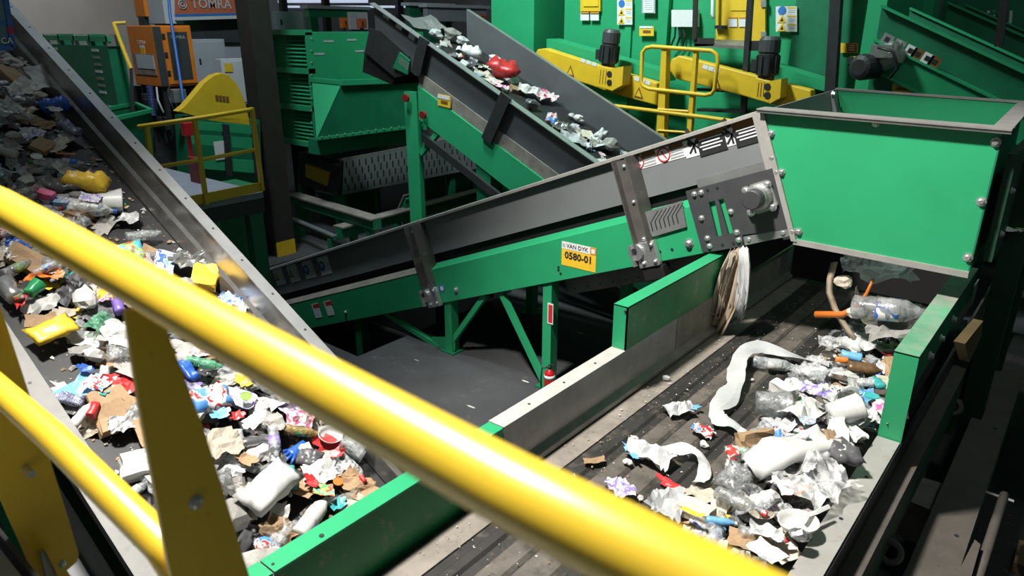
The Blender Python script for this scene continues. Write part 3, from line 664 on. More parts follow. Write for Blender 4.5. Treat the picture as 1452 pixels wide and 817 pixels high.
# ================================================================== platform and yellow guard rail in the foreground
ZP = 2.84
struct('floor_platform', MB().box((-6.5, -2.5, ZP-0.06), (4.0, 0.37, ZP)), 'steel')
tb = single('toe_board', MB().box((-6.5, 0.385, ZP-0.06), (4.0, 0.397, ZP+0.02)), 'dark_steel', 'toe board along the near platform edge, coloured dark for its shadow', 'toe board')  # dark colour stands in for the shadow at the platform edge
gr = thing('guard_rail', 'thick yellow tubular guard rail crossing the foreground', 'guard rail', (-1.0, 0.435, ZP))
YR, ZR = 0.435, 3.912
MB().tube([(-6.0, YR, ZR+0.09), (-1.70, YR, ZR+0.05), (-0.79, YR, ZR), (-0.36, YR, ZR-0.018), (0.6, YR, ZR-0.03)], 0.036, 20).build('top_rail', 'yellow_paint', gr, smooth=True)
MB().tube([(-6.0, YR, 3.41), (-1.74, YR, 3.405), (-1.22, YR, 3.375), (-1.15, YR, 3.34)], 0.034, 20).build('mid_rail', 'yellow_paint', gr, smooth=True)
def R15(u, v, X): return at(u, v, X=X)
XP = -1.135
pst = MB().prism([R15(*p, XP) for p in ((178, 440), (226, 440), (290, 610), (370, 870), (420, 1060), (300, 1060), (239, 800), (197, 570))], (-0.012, 0, 0)).build('post_plate', 'yellow_paint', gr)
put('bolt', BOLT, pst, R15(277, 712, XP), (1, 0, 0), scale=0.55)
XQ = -2.30
ps2 = MB().prism([R15(*p, XQ) for p in ((-60, 300), (-30, 330), (0, 433), (46, 572), (77, 671), (112, 785), (109, 797), (96, 808), (70, 835), (48, 817), (0, 706), (-45, 610))], (-0.012, 0, 0)).build('post_plate', 'yellow_paint', gr)
pb = R15(36, 664, XQ)
MB().tube([pb, pb+Vector((0.05, 0, 0))], 0.012, 10).build('pin', 'galvanised', ps2)
fl2 = MB().prism([R15(*p, XQ+0.06) for p in ((62, 778), (69, 774), (100, 817), (104, 840), (92, 840))], (0.012, 0, 0)).build('foot_flange', 'yellow_paint', ps2)
MB().prism([R15(*p, XQ+0.04) for p in ((55, 783), (62, 778), (76, 800), (76, 830), (66, 830))], (0.015, 0, 0)).build('foot_clamp', 'aluminium', ps2)
put('bolt', BOLT, ps2, R15(88, 800, XQ+0.07), (1, 0, 0), scale=0.5)
# ================================================================== fire extinguisher
fe0 = at(779, 549, Z=0); fe0.y = 6.38; fe0.x = at(779, 545, Y=6.38).x
fe = thing('fire_extinguisher', 'small red fire extinguisher standing against the green conveyor leg', 'extinguisher', (fe0.x, 6.38, 0.0))
MB().lathe((fe0.x, 6.38, 0.0), (0, 0, 1), [(0.060, 0), (0.066, 0.01), (0.066, 0.30), (0.058, 0.335), (0.03, 0.36), (0.022, 0.375)], 18).build('cylinder', 'red_paint', fe, smooth=True)
MB().lathe((fe0.x, 6.38, 0.25), (0, 0, 1), [(0.0675, 0), (0.0675, 0.05)], 18).build('label', 'sign_white', fe, smooth=True)
MB().lathe((fe0.x, 6.38, 0.37), (0, 0, 1), [(0.024, 0), (0.024, 0.04), (0.015, 0.05)], 10).build('valve', 'ink_black', fe)
MB().bar((fe0.x-0.01, 6.38, 0.425), (fe0.x+0.09, 6.36, 0.455), 0.025, 0.015).build('handle', 'ink_black', fe)
MB().tube([(fe0.x-0.02, 6.36, 0.40), (fe0.x-0.08, 6.33, 0.38), (fe0.x-0.085, 6.32, 0.25), (fe0.x-0.08, 6.32, 0.12)], 0.011, 6).build('hose', 'ink_black', fe, smooth=True)
# ================================================================== background machinery
def corner(uc, ul, ur, vt, vb, d):
    """axis-aligned box whose near vertical edge stands at pixel column uc, depth d"""
    c = atd(uc, (vt+vb)/2, d/1.0)
    x0 = at(ul, (vt+vb)/2, Y=c.y).x; y1 = at(ur, (vt+vb)/2, X=c.x).y
    return x0, c.x, c.y, y1, at(uc, vb, Y=c.y).z, at(uc, vt, Y=c.y).z
def cbox(uc, ul, ur, vt, vb, d):
    x0, x1, y0, y1, z0, z1 = corner(uc, ul, ur, vt, vb, d)
    return MB().box((x0, y0, z0), (x1, y1, z1)), (x0, x1, y0, y1, z0, z1)
Xv, Yv, Zv = Vector((1, 0, 0)), Vector((0, 1, 0)), Vector((0, 0, 1))
# ---- building column
cl = thing('building_column', 'dark brown steel building column with a yellow painted base', 'column', (-12.5, 7.6, 0))
kx, ky = -12.45, 7.55
MB().box((kx-0.04, ky, 0), (kx+0.0, ky+0.42, 13)).build('web', 'column_brown', cl)
MB().box((kx-0.22, ky-0.03, 0), (kx+0.20, ky, 13)).build('flange', 'column_brown', cl)
MB().box((kx-0.22, ky+0.36, 0), (kx+0.20, ky+0.40, 13)).build('flange', 'column_brown', cl)
MB().box((kx+0.201, ky-0.03, 0.0), (kx+0.204, ky+0.40, 0.30)).build('yellow_mark', 'yellow_dull', cl)
MB().box((kx+0.19, ky-0.0, 0.30), (kx+0.20, ky+0.36, 13)).build('web_cover', 'column_brown', cl)
# ---- second incline conveyor, behind
YB0, YB1 = 9.0, 11.25; SB = 0.470
_p = at(720, 139, Y=YB0)
def zr(X): return _p.z+SB*(_p.x-X)            # top of the side walls
def BP(X, Y, dz): return Vector((X, Y, zr(X)+dz))
bxa, bxb = -4.3, at(530, 3, Y=YB0).x
bc = thing('incline_conveyor', 'grey and green inclined conveyor behind, carrying a red bag and papers', 'conveyor', (-7.5, 10.1, 0))
def bprof(name, prof, m, xa=bxa, xb=bxb, parent=None):
    return MB().loft([[BP(xa, y, d) for y, d in prof], [BP(xb, y, d) for y, d in prof]]).build(name, m, parent or bc)
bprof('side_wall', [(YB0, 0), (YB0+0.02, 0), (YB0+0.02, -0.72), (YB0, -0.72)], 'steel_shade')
bprof('top_flange', [(YB0-0.10, -0.01), (YB0+0.02, 0.0), (YB0+0.02, 0.015), (YB0-0.10, 0.005)], 'steel')
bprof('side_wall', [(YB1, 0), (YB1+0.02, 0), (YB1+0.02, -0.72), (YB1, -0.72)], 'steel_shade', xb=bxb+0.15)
bprof('top_flange', [(YB1, 0.0), (YB1+0.09, 0.0), (YB1+0.09, 0.012), (YB1, 0.012)], 'steel', xb=bxb+0.15)
bprof('belt', [(YB0+0.03, -0.58), (YB1-0.02, -0.58), (YB1-0.02, -0.60), (YB0+0.03, -0.60)], 'belt_black', xb=bxb+0.2)
bprof('skirt_strip', [(YB0-0.03, -0.60), (YB0-0.01, -0.60), (YB0-0.01, -0.84), (YB0-0.03, -0.84)], 'skirt_dusty', xb=bxb+1.1)
bprof('side_channel', [(YB0-0.06, -0.84), (YB0+0.06, -0.84), (YB0+0.06, -1.42), (YB0-0.06, -1.42)], 'green_paint', xb=bxb+1.1)
bprof('side_channel', [(YB1-0.06, -0.84), (YB1+0.06, -0.84), (YB1+0.06, -1.42), (YB1-0.06, -1.42)], 'green_dark', xb=bxb+1.1)
bprof('conduit', [(YB0-0.10, -1.60), (YB0-0.03, -1.60), (YB0-0.03, -1.75), (YB0-0.10, -1.75)], 'dark_steel', xb=bxb+1.2)
for u0, v0, u1, v1 in ((602, 55, 590, 105), (718, 135, 690, 200)):
    a = at(u0, v0, Y=YB0-0.08); b = at(u1, v1, Y=YB0-0.08)
    MB().bar(a, b, 0.05, 0.22, (1, 0, 0.45)).build('stanchion', 'dark_steel', bc)
MB().prism([at(u, v, Y=YB0-0.06) for u, v in ((524, 40), (540, 44), (580, 80), (577, 106), (560, 110), (517, 74))], (0, 0.03, 0)).build('head_plate', 'dark_steel', bc)
MB().prism([at(u, v, Y=YB0-0.10) for u, v in ((566, 74), (581, 86), (578, 106), (557, 96))], (0, 0.03, 0)).build('vent_guard', 'green_dark', bc)
for i in range(6):
    MB().prism([at(567+2.2*i, 80+1.8*i, Y=YB0-0.103), at(568.2+2.2*i, 81+1.8*i, Y=YB0-0.103), at(566.5+2.2*i, 91+1.8*i, Y=YB0-0.103), at(565.3+2.2*i, 90+1.8*i, Y=YB0-0.103)], (0, 0.004, 0)).build('vent_slot', 'aluminium', bc)
MB().prism([at(u, v, Y=YB0+0.0) for u, v in ((517, 72), (560, 110), (556, 120), (514, 102))], (0, YB1-YB0, 0)).build('head_hood', 'rubber', bc)
rectp = lambda mb, c, w, h, t=0.004: rect(mb, c, Vector((1, 0, 0)), Zv, w, h, t)
ib = rect(MB(), at(630, 143, Y=YB0-0.065), Vector((1, 0, -0.1)), Zv, 0.30, 0.20).build('number_plate', 'ink_yellow', bc)
rect(MB(), at(629, 138, Y=YB0-0.07), Vector((1, 0, -0.1)), Zv, 0.28, 0.06).build('plate_band', 'sign_white', ib)
rect(MB(), at(630, 145, Y=YB0-0.07), Vector((1, 0, -0.1)), Zv, 0.16, 0.045).build('faded_print', 'ink_brown', ib)
for i in range(5):
    c = at(548+9*i, 22+7.5*i, Y=YB0-0.01)
    rect(MB(), c, Vector((1, 0, -SB)), Vector((SB, 0, 1)), 0.16, 0.10).build('warning_sticker', 'sign_white' if i % 2 == 0 else 'ink_black', bc)
for u, vt in ((585, 130), (688, 205)):
    a = at(u, vt, Y=YB0+0.02)
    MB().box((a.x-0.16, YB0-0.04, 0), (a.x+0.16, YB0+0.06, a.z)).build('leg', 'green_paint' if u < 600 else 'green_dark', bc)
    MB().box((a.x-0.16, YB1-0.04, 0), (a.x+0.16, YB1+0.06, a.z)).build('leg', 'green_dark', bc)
MB().bar(at(598, 218, Y=YB0), at(628, 180, Y=YB0), 0.09, 0.09, (0, 1, 0)).build('brace', 'green_paint', bc)
for u, v in ((577, 139), (601, 163)): MB().disc(at(u, v, Y=YB0-0.1), (0, -1, 0), 0.07, 0.05, 12).build('pull_switch', 'red_dark', bc)
# ---- green sorter housing with louvre bays
hx0, hx1, hy0, hy1, hz0, hz1 = corner(440, 386, 603, 46, 205, 14.3)
sb = thing('sorter_housing', 'tall dark green sheet-metal housing with three louvred bays', 'housing', (hx1-1, hy0+1, 0))
MB().box((hx0-0.8, hy0+0.16, hz0), (hx1-0.02, hy1, hz1)).build('body', 'green_paint', sb)
MB().box((hx1-0.03, hy0, hz0), (hx1, hy1, hz1)).build('side_sheet', 'green_paint', sb)
bayh = (hz1-hz0)/3
for i in range(4):
    z = hz0+bayh*i
    MB().box((hx0-0.8, hy0-0.04, z-0.05), (hx1, hy0+0.16, z+0.05)).build('shelf_rail', 'green_paint', sb)
for i in range(3):
    z = hz0+bayh*i
    MB().box((hx0-0.06, hy0, z), (hx0, hy0+0.14, z+bayh)).build('bay_divider', 'green_paint', sb)
    MB().box((hx0-0.8, hy0, z), (hx0-0.74, hy0+0.14, z+bayh)).build('bay_divider', 'green_paint', sb)
    for k in range(7):
        zz = z+0.1+(bayh-0.2)*k/7
        MB().prism([(hx0+0.55, hy0+0.06, zz), (hx1-0.05, hy0+0.06, zz), (hx1-0.05, hy0+0.15, zz+0.07), (hx0+0.55, hy0+0.15, zz+0.07)], (0, 0, 0.012)).build('louvre', 'green_paint', sb)
for u, v in ((466, 58.5), (498.5, 56.5), (453, 76.5), (510, 72.5)):
    rect(MB(), at(u, v, X=hx1+0.002), Yv, Zv, 0.24, 0.035, 0.004).build('slot', 'ink_grey', sb)
for k in range(9): put('bolt', BOLT, sb, at(441.5+0.0*k, 55+17*k, X=hx1), (1, 0, 0), scale=0.9)
# feed chute in front of the housing
fcx = hx1+0.9
fc = thing('feed_chute', 'dark green feed chute with a sloping side, below the rear conveyor head', 'chute', (fcx, hy0+1.2, 0))
q = [(442, 112), (483, 115), (455, 195), (448, 196)]
MB().prism([at(u, v, X=fcx) for u, v in ((485, 117), (600, 113), (600, 178), (449, 197))], (-0.02, 0, 0)).build('front_sheet', 'green_dark', fc)
A0 = at(485, 117, X=fcx); A1 = at(449, 197, X=fcx); B0 = at(442, 113, X=hx1+0.02); B1 = at(448, 196, X=hx1+0.02)
MB().prism([A0, A1, B1, B0], (0, 0.02, 0)).build('side_sheet', 'green_paint', fc)
MB().bar(A0+Vector((0, -0.05, 0)), at(600, 113, X=fcx), 0.12, 0.10).build('rim', 'green_paint', fc)
MB().bar(B0, A0, 0.10, 0.08).build('rim', 'green_paint', fc)
MB().bar(A1, at(600, 178, X=fcx), 0.06, 0.05).build('lower_flange', 'green_paint', fc)
MB().prism([at(u, v, X=fcx-0.1) for u, v in ((455, 199), (600, 180), (600, 199), (455, 220))], (-0.4, 0, 0)).build('skirt', 'green_dark', fc)
for i in range(12): put('bolt', BOLT, fc, at(456+11*i, 194.4-1.45*i, X=fcx+0.03), (1, 0, 0), scale=0.8)
# perforated vibrating trough
tx = -12.6
tr = thing('vibrating_trough', 'grey trough with rows of slots in its perforated side', 'trough', (tx-0.8, 11.0, 0))
tA, tB, tC, tD = at(486, 228, X=tx), at(681, 190, X=tx), at(681, 238, X=tx), at(483, 277, X=tx)
sd = MB().prism([tA, tB, tC, tD], (-0.03, 0, 0)).build('perforated_side', 'steel_panel', tr)
slots = MB()
for r in range(4):
    for k in range(24):
        f = (k+0.5*(r % 2)+0.6)/25.0; g = (r+0.5)/4.4+0.03
        a = tA.lerp(tB, f); b = tD.lerp(tC, f); p = a.lerp(b, g)
        slots.prism([p+Vector((0.002, -0.018, -0.07)), p+Vector((0.002, 0.018, -0.07)), p+Vector((0.002, 0.018, 0.07)), p+Vector((0.002, -0.018, 0.07))], (0.003, 0, 0))
so = slots.build('side_slots', 'ink_black', tr); so['kind'] = 'stuff'
MB().prism([tA, tB, tB+Vector((-1.6, 0, 0)), tA+Vector((-1.6, 0, 0))], (0, 0, 0.03)).build('top_sheet', 'steel_dirty', tr)
MB().prism([tA, tD, tD+Vector((-1.6, 0, 0)), tA+Vector((-1.6, 0, 0))], (0, 0.03, 0)).build('end_sheet', 'dark_steel', tr)
yp = [at(u, v, Y=tA.y-0.12) for u, v in ((433, 232), (465, 244), (464, 264), (433, 251))]
MB().prism(yp, (0, 0.10, 0)).build('end_guard', 'yellow_dull', tr)
MB().tube([at(437, 222, Y=tA.y-0.1), at(482, 236, Y=tA.y-0.1)], 0.05, 8).build('end_bar', 'motor_black', tr)
for y in (9.5, 13.0):
    for x in (tx-0.15, tx-1.5): MB().box((x-0.08, y-0.08, 0), (x+0.08, y+0.08, tD.z+0.05)).build('leg', 'green_dark', tr)
# low frame beams between column and trough
def beam(name, p, q, w, h, m, label):
    a, b = at(*p[:2], Z=p[2]), at(*q[:2], Z=q[2])
    mid = (a+b)/2
    root = thing(name, label, 'beam', (mid.x, mid.y, 0))
    MB().bar(a, b, w, h).build('beam_web', 'green_dark', root)
    MB().bar(a+Vector((0, 0, h/2)), b+Vector((0, 0, h/2)), w*1.6, 0.03).build('beam_flange', m, root)
    for k in (0.08, 0.92):
        c = a.lerp(b, k); MB().box((c.x-0.06, c.y-0.06, 0), (c.x+0.06, c.y+0.06, max(0.05, c.z-h/2))).build('beam_post', 'green_dark', root)
beam('frame_beam', (414, 281, 0.8), (535, 318, 0.8), 0.18, 0.20, 'rust_dust', 'dusty green frame beam sloping right, just right of the brown column')
beam('frame_beam', (480, 330, 0.55), (690, 273, 0.55), 0.18, 0.22, 'rust_dust', 'dusty green frame beam behind the middle conveyor flange')
beam('frame_beam', (414, 312, 0.45), (475, 338, 0.45), 0.07, 0.08, 'steel', 'thin pale rail under the sloping frame beam')
beam('frame_beam', (562, 315, 0.3), (577, 280, 0.9), 0.12, 0.12, 'rust_dust', 'short dusty diagonal strut left of the rear conveyor leg')
beam('frame_beam', (345, 322, 0.5), (372, 345, 0.3), 0.06, 0.06, 'steel', 'thin pale strut left of the brown column base')
for u, v, w_, h_, lb in ((500, 300, 1.3, 0.9, 'dark green machine casing under the perforated trough'), (640, 255, 1.6, 1.0, 'dark green machine casing behind the rear conveyor leg'), (320, 320, 0.9, 1.0, 'dark green machine casing below the yellow back railing')):
    c = at(u, v, X=tx-1.2 if u > 400 else -9.8)
    rt = thing('machine_casing', lb, 'casing', (c.x, c.y, 0))
    MB().box((c.x-0.4, c.y-w_/2, 0), (c.x+0.3, c.y+w_/2, max(0.6, c.z+h_/2))).build('body', 'green_dark', rt)
    MB().box((c.x-0.45, c.y-w_/2-0.05, max(0.6, c.z+h_/2)), (c.x+0.35, c.y+w_/2+0.05, max(0.6, c.z+h_/2)+0.06)).build('cover', 'green_dark', rt)
    for k in (-1, 1): MB().box((c.x+0.3, c.y+k*w_*0.35-0.05, 0), (c.x+0.36, c.y+k*w_*0.35+0.05, max(0.6, c.z+h_/2))).build('rib', 'green_paint', rt)
# ---- yellow back railing on its platform
bxr = -8.7
def RB(u, v): return at(u, v, X=bxr)
br = thing('guard_rail', 'small yellow railing on the back platform by the brown column', 'guard rail', tuple(RB(285, 292)))
MB().tube([RB(196, 180), RB(290, 166.5), RB(358, 155)], 0.028, 10).build('top_rail', 'yellow_dull', br, smooth=True)
MB().tube([RB(205, 240), RB(290, 226), RB(364, 212)], 0.025, 10).build('mid_rail', 'yellow_dull', br, smooth=True)
for ut, vt, ub, vb in ((276, 170, 293, 290), (357, 153, 372, 270), (208, 178, 222, 300)):
    MB().bar(RB(ut, vt), RB(ub, vb), 0.05, 0.05, (0, 1, 0)).build('post', 'yellow_dull', br)
MB().prism([RB(u, v) for u, v in ((200, 292), (373, 258), (374, 271), (200, 308))], (-0.015, 0, 0)).build('kick_plate', 'yellow_dull', br)
zpl = RB(300, 284).z
struct('floor_back_platform', MB().box((-15.8, 3.5, zpl-0.1), (bxr-0.02, RB(374, 270).y, zpl-0.02)), 'platform_grey')
bp = thing('platform_frame', 'black steel frame under the back platform', 'frame', (-9.5, 4.5, 0))
MB().box((bxr-0.1, 3.5, zpl-0.3), (bxr-0.03, RB(374, 270).y, zpl-0.1)).build('edge_beam', 'dark_steel', bp)
for y in (3.7, RB(370, 270).y-0.1):
    MB().box((bxr-0.2, y-0.08, 0), (bxr-0.05, y+0.08, zpl-0.28)).build('post', 'green_dark', bp)
rb_, _ = cbox(283, 270, 290, 226, 284, 10.2)
single('red_cabinet', rb_, 'red_dark', 'narrow dark red cabinet standing behind the yellow back railing', 'cabinet', bevel=0.01)
rb_, _ = cbox(262, 256, 275, 175, 193, 10.6)
_z = [p[2] for p in rb_.v]; _x = sum(p[0] for p in rb_.v)/8; _y = sum(p[1] for p in rb_.v)/8
rb_.box((_x-0.03, _y-0.03, zpl-0.02), (_x+0.03, _y+0.03, min(_z)+0.01))
rr_ = single('alarm_box', rb_, 'red_paint', 'small bright red alarm box on a stalk behind the back railing', 'box', bevel=0.01)
# green rails behind the railing
gx = -11.9
gm = thing('machine_bed', 'bright green machine bed with black uprights behind the back railing', 'machine', tuple(at(320, 250, X=gx)))
for va, vb, h in ((172, 183, 8), (190, 204, 10), (222, 238, 12)):
    MB().prism([at(u, v, X=gx) for u, v in ((268, va), (366, va+6), (368, vb+8), (270, vb))], (-0.06, 0, 0)).build('panel', 'green_paint', gm)
MB().prism([at(u, v, X=gx-0.3) for u, v in ((268, 165), (368, 170), (372, 262), (272, 262))], (-0.5, 0, 0)).build('core', 'green_dark', gm)
for u in (320, 361):
    MB().prism([at(a, v, X=gx+0.05) for a, v in ((u-3, 176), (u+5, 177), (u+10, 250), (u+2, 250))], (-0.08, 0, 0)).build('upright', 'dark_steel', gm)
rect(MB(), at(315, 213, X=gx+0.01), Yv, Zv, 0.28, 0.32).build('notice', 'sign_white', gm)
# yellow hood plate
hdx = -12.2
hd = thing('belt_guard', 'large rounded yellow guard plate with lettering', 'guard', tuple(at(310, 165, X=hdx)))
pts = [(252, 158), (262, 150), (276, 134), (290, 117), (303, 107), (314, 103.5), (324, 106), (334, 116), (342, 130), (350, 152), (355, 178), (300, 172)]
MB().prism([at(u, v, X=hdx) for u, v in pts], (-0.18, 0, 0)).build('plate', 'yellow_dull', hd, bevel=0.01)
for k in range(4): rect(MB(), at(307.5+5*k, 139+0.7*k, X=hdx+0.003), Yv, Zv, 0.055, 0.10).build('faded_print', 'ink_brown', hd)
# ---- orange analyser cabinets
oc_, (x0, x1, y0, y1, z0, z1) = cbox(222, 186, 276, 36, 123, 14.0)
oc = thing('control_cabinet', 'orange control cabinet with dark door and small display', 'cabinet', ((x0+x1)/2, (y0+y1)/2, z0))
oc_.build('body', 'orange_paint', oc, bevel=0.02)
cy, cz = (y0+y1)/2, (z0+z1)/2
wy = y1-y0
MB().box((x1, y0+0.22*wy, z0+0.05), (x1+0.02, y1-0.03*wy, z1-0.05)).build('door', 'orange_paint', oc)
MB().box((x1+0.02, y0+0.34*wy, z0+0.13), (x1+0.03, y1-0.14*wy, z1-0.12)).build('door_glass', 'plate_grey', oc)
MB().box((x1+0.001, y0, z0+0.02), (x1+0.012, y0+0.2*wy, z1-0.02)).build('side_band', 'plate_grey', oc)
text('TOMRA', 'ink_grey', oc, (x1+0.034, y0+0.6*wy, z1-0.22), Yv, Zv, 0.085)
cx = (x0+x1)/2
MB().box((x0+0.12, y0-0.012, z0+0.22), (x1-0.1, y0, z0+0.62)).build('display_window', 'glass_smoky', oc)
MB().box((x0+0.25, y0-0.02, z0+0.34), (x1-0.12, y0-0.01, z0+0.60)).build('display', 'cabinet_pale', oc)
text('TOMRA', 'sign_white', oc, (cx, y0-0.005, z1-0.32), Xv, Zv, 0.11)
MB().box((cx-0.08, y0-0.006, z1-0.55), (cx+0.10, y0, z1-0.42)).build('sticker', 'ink_yellow', oc)
MB().box((cx-0.09, y0-0.006, z1-0.42), (cx+0.10, y0, z1-0.37)).build('sticker', 'sign_white', oc)
for k in (0.2, 0.5, 0.8): MB().box((x1+0.02, y0+0.2*wy, z0+(z1-z0)*k), (x1+0.05, y0+0.27*wy, z0+(z1-z0)*k+0.08)).build('hinge', 'motor_black', oc)
for (xx, yy) in ((x0+0.1, y0+0.1), (x1-0.1, y0+0.1), (x1-0.1, y1-0.1)): MB().box((xx-0.04, yy-0.04, zpl-0.02), (xx+0.04, yy+0.04, z0)).build('leg', 'motor_black', oc)
def plain_cab(name, label, cat, uc, ul, ur, vt, vb, d, m, extra=True, z0=None):
    mb, (x0, x1, y0, y1, zz0, z1) = cbox(uc, ul, ur, vt, vb, d)
    rt = thing(name, label, cat, ((x0+x1)/2, (y0+y1)/2, zz0))
    mb.build('body', m, rt, bevel=0.015)
    MB().box((x0+0.1, y0+0.1, 0), (x1-0.1, y1-0.1, zz0)).build('stand', 'dark_steel', rt)
    if extra:
        MB().box((x1, y0+0.05, zz0+0.05), (x1+0.02, y1-0.05, z1-0.05)).build('door', m, rt, bevel=0.008)
        MB().box((x1+0.02, y0+0.1, (zz0+z1)/2-0.06), (x1+0.035, y0+0.14, (zz0+z1)/2+0.06)).build('latch', 'motor_black', rt)
    return rt, (x0, x1, y0, y1, zz0, z1)
plain_cab('switch_cabinet', 'pale grey switch cabinet right of the orange control cabinet', 'cabinet', 276, 262, 322, 56, 118, 16.0, 'cabinet_grey')
plain_cab('switch_cabinet', 'wide grey cabinet with a lifting eye behind the pale one', 'cabinet', 297, 285, 350, 41, 100, 18.0, 'cabinet_grey')
_lw, _q = plain_cab('switch_cabinet', 'low pale box behind the top of the yellow guard plate', 'cabinet', 317, 309, 358, 84, 150, 15.5, 'cabinet_pale')
tb_ = MB().prism([at(u, v, X=_q[1]+0.03) for u, v in ((318, 90), (329, 90), (330, 102), (319, 102))], (0.01, 0, 0)).build('tag', 'ink_yellow', _lw)
plain_cab('duct_column', 'pale grey ribbed duct above the orange control cabinet', 'duct', 228, 203, 254, -60, 34, 16.5, 'cabinet_pale', False)
plain_cab('control_cabinet', 'orange cabinet at the top edge, half hidden by the pale duct', 'cabinet', 200, 186, 206, -60, 24, 15.5, 'orange_paint', False)
plain_cab('switch_cabinet', 'blue-grey box on top of the green louvred housing', 'cabinet', 392, 386, 431, 16, 47, 17.0, 'cabinet_grey')
# orange sign beam
sx = -17.5
sg = thing('sign_beam', 'dull orange sign beam with white lettering and a blue stripe', 'sign', tuple(at(300, 20, X=sx)))
MB().prism([at(u, v, X=sx) for u, v in ((250, -45), (352, -47), (352, 18), (251, 20))], (-0.4, 0, 0)).build('panel', 'orange_sign', sg)
MB().prism([at(u, v, X=sx+0.01) for u, v in ((251, 20), (352, 18), (352, 21), (251, 23.5))], (-0.4, 0, 0)).build('stripe', 'ink_blue', sg)
MB().prism([at(u, v, X=sx) for u, v in ((251, 23.5), (352, 21), (352, 26), (251, 29))], (-0.5, 0, 0)).build('ledge', 'cabinet_pale', sg)
text('TOMRA', 'ink_grey', sg, at(300, 6, X=sx+0.02), Yv, Zv, 0.30, bold=0.004)
lq = at(259, 6.5, X=sx+0.02)
for k in range(2): MB().tube([lq+Vector((0, math.cos(t), math.sin(t)))*(0.05+0.05*k) for t in [2*math.pi*i/8 for i in range(8)]], 0.015, 4, closed=True).build('emblem', 'ink_grey', sg)
single('dark_recess', MB().prism([at(u, v, X=sx-0.3) for u, v in ((240, 29), (352, 26), (352, 60), (240, 60))], (-0.1, 0, 0)), 'glass_dark', 'dark window band below the orange sign beam', 'window')
# blue hose, spiral cable, yellow ladder stile
hpth = [atd(237, -30, 13.2), atd(241, 20, 13.2), atd(249, 70, 13.1), atd(257, 122, 13.0), atd(263, 165, 12.8)]
single('air_hose', MB().tube(hpth, 0.028, 8), 'blue_hose', 'bright blue air hose hanging in front of the orange cabinet', 'hose', smooth=True)
sp = []
for i in range(90):
    t = i/89; c = atd(212, 122, 13.6).lerp(atd(217, 165, 13.4), t)
    sp.append(c+Vector((0.06*math.cos(i*1.4), 0.06*math.sin(i*1.4), 0)))
single('spiral_cable', MB().tube(sp, 0.014, 4), 'plastic_navy', 'dark blue spiral cable hanging below the orange cabinet', 'cable', smooth=True)
for i, (ua, va, ub, vb, lb) in enumerate(((222, 124, 232, 160, 'grey cable looping below the orange cabinet, left one'), (240, 124, 247, 158, 'grey cable looping below the orange cabinet, right one'))):
    single('cable', MB().tube([atd(ua, va, 13.6), atd((ua+ub)/2-3, (va+vb)/2, 13.5), atd(ub, vb, 13.5)], 0.02, 5), 'ink_grey' if i == 0 else 'motor_black', lb, 'cable', smooth=True)
VB = []
for i in range(8):
    u = 206+7.5*i+rnd.random()*4; v = 130+rnd.random()*50
    c = atd(u, v, 13.6+rnd.random())
    s_ = 0.06+rnd.random()*0.08
    VB.append((u, c, s_))
VB.sort(key=lambda t_: t_[0])
for i, (u, c, s_) in enumerate(VB):
    rt = thing('valve_block', ['first', 'second', 'third', 'fourth', 'fifth', 'sixth', 'seventh', 'eighth'][i]+' small dark valve block from the left below the orange cabinet', 'valve', (c.x, c.y, zpl), 'valve blocks under the orange cabinet')
    MB().box(c-Vector((s_, s_, s_)), c+Vector((s_, s_, s_))).build('body', rnd.choice(['motor_black', 'plate_grey', 'plastic_navy', 'aluminium', 'motor_black']), rt, bevel=0.01)
    MB().tube([c, Vector((c.x, c.y+0.02, zpl-0.02))], 0.02, 5).build('pipe', 'motor_black', rt)
hr_ = [atd(u, v, 15.4) for u, v in ((186, 122), (272, 122), (285, 215), (200, 235))]; hr_[2].z = 0; hr_[3].z = 0
single('hose_rack', MB().prism(hr_, (-0.1, 0.1, 0)), 'dark_steel', 'dark backing panel of the pipework below the orange cabinet', 'panel')
ls = thing('ladder_stile', 'slanting yellow ladder stile left of the orange cabinet', 'ladder', tuple(atd(175, 100, 12.6)))
MB().tube([atd(161, 33, 12.8), atd(173, 65, 12.7), atd(186, 98, 12.6)], 0.035, 8).build('stile', 'yellow_dull', ls)
MB().tube([atd(161, 33, 12.8), atd(178, 32, 12.9)], 0.03, 8).build('rung', 'yellow_dull', ls)
MB().tube([atd(186, 98, 12.6), atd(188, 160, 12.6)], 0.03, 6).build('stile_foot', 'dark_steel', ls)
# ---- dark green slotted box far left, and the open bin
bx_, (x0, x1, y0, y1, z0, z1) = cbox(160, 74, 182, 66, 150, 13.0)
sl = thing('slotted_box', 'dark green box with rows of bright slots, left background', 'box', ((x0+x1)/2, (y0+y1)/2, z0))
bx_.build('body', 'green_dark', sl)
for k in range(10):
    if k == 7: continue
    for fx, wd in ((0.14, 0.22), (0.80, 0.22)):
        z = z1-0.10-0.125*k; x = x0+(x1-x0)*fx
        MB().box((x-0.13, y0-0.006, z), (x+0.17, y0, z+0.045)).build('slot', 'aluminium' if k % 3 else 'cabinet_pale', sl)
for y in (y0, y1-0.06):
    MB().box((x0-0.1, y, z1+0.08), (x1+0.05, y+0.06, z1+0.17)).build('top_rail', 'green_paint', sl)
for k in range(5):
    x = x0+(x1-x0)*k/4
    MB().box((x-0.03, y0, z1), (x+0.03, y1, z1+0.2)).build('top_rib', 'green_dark' if k % 2 else 'aluminium', sl)
for xx, yy in ((x0+0.1, y0+0.1), (x1-0.1, y0+0.1), (x0+0.1, y1-0.1), (x1-0.1, y1-0.1)): MB().box((xx-0.06, yy-0.06, 0), (xx+0.06, yy+0.06, z0)).build('leg', 'green_dark', sl)
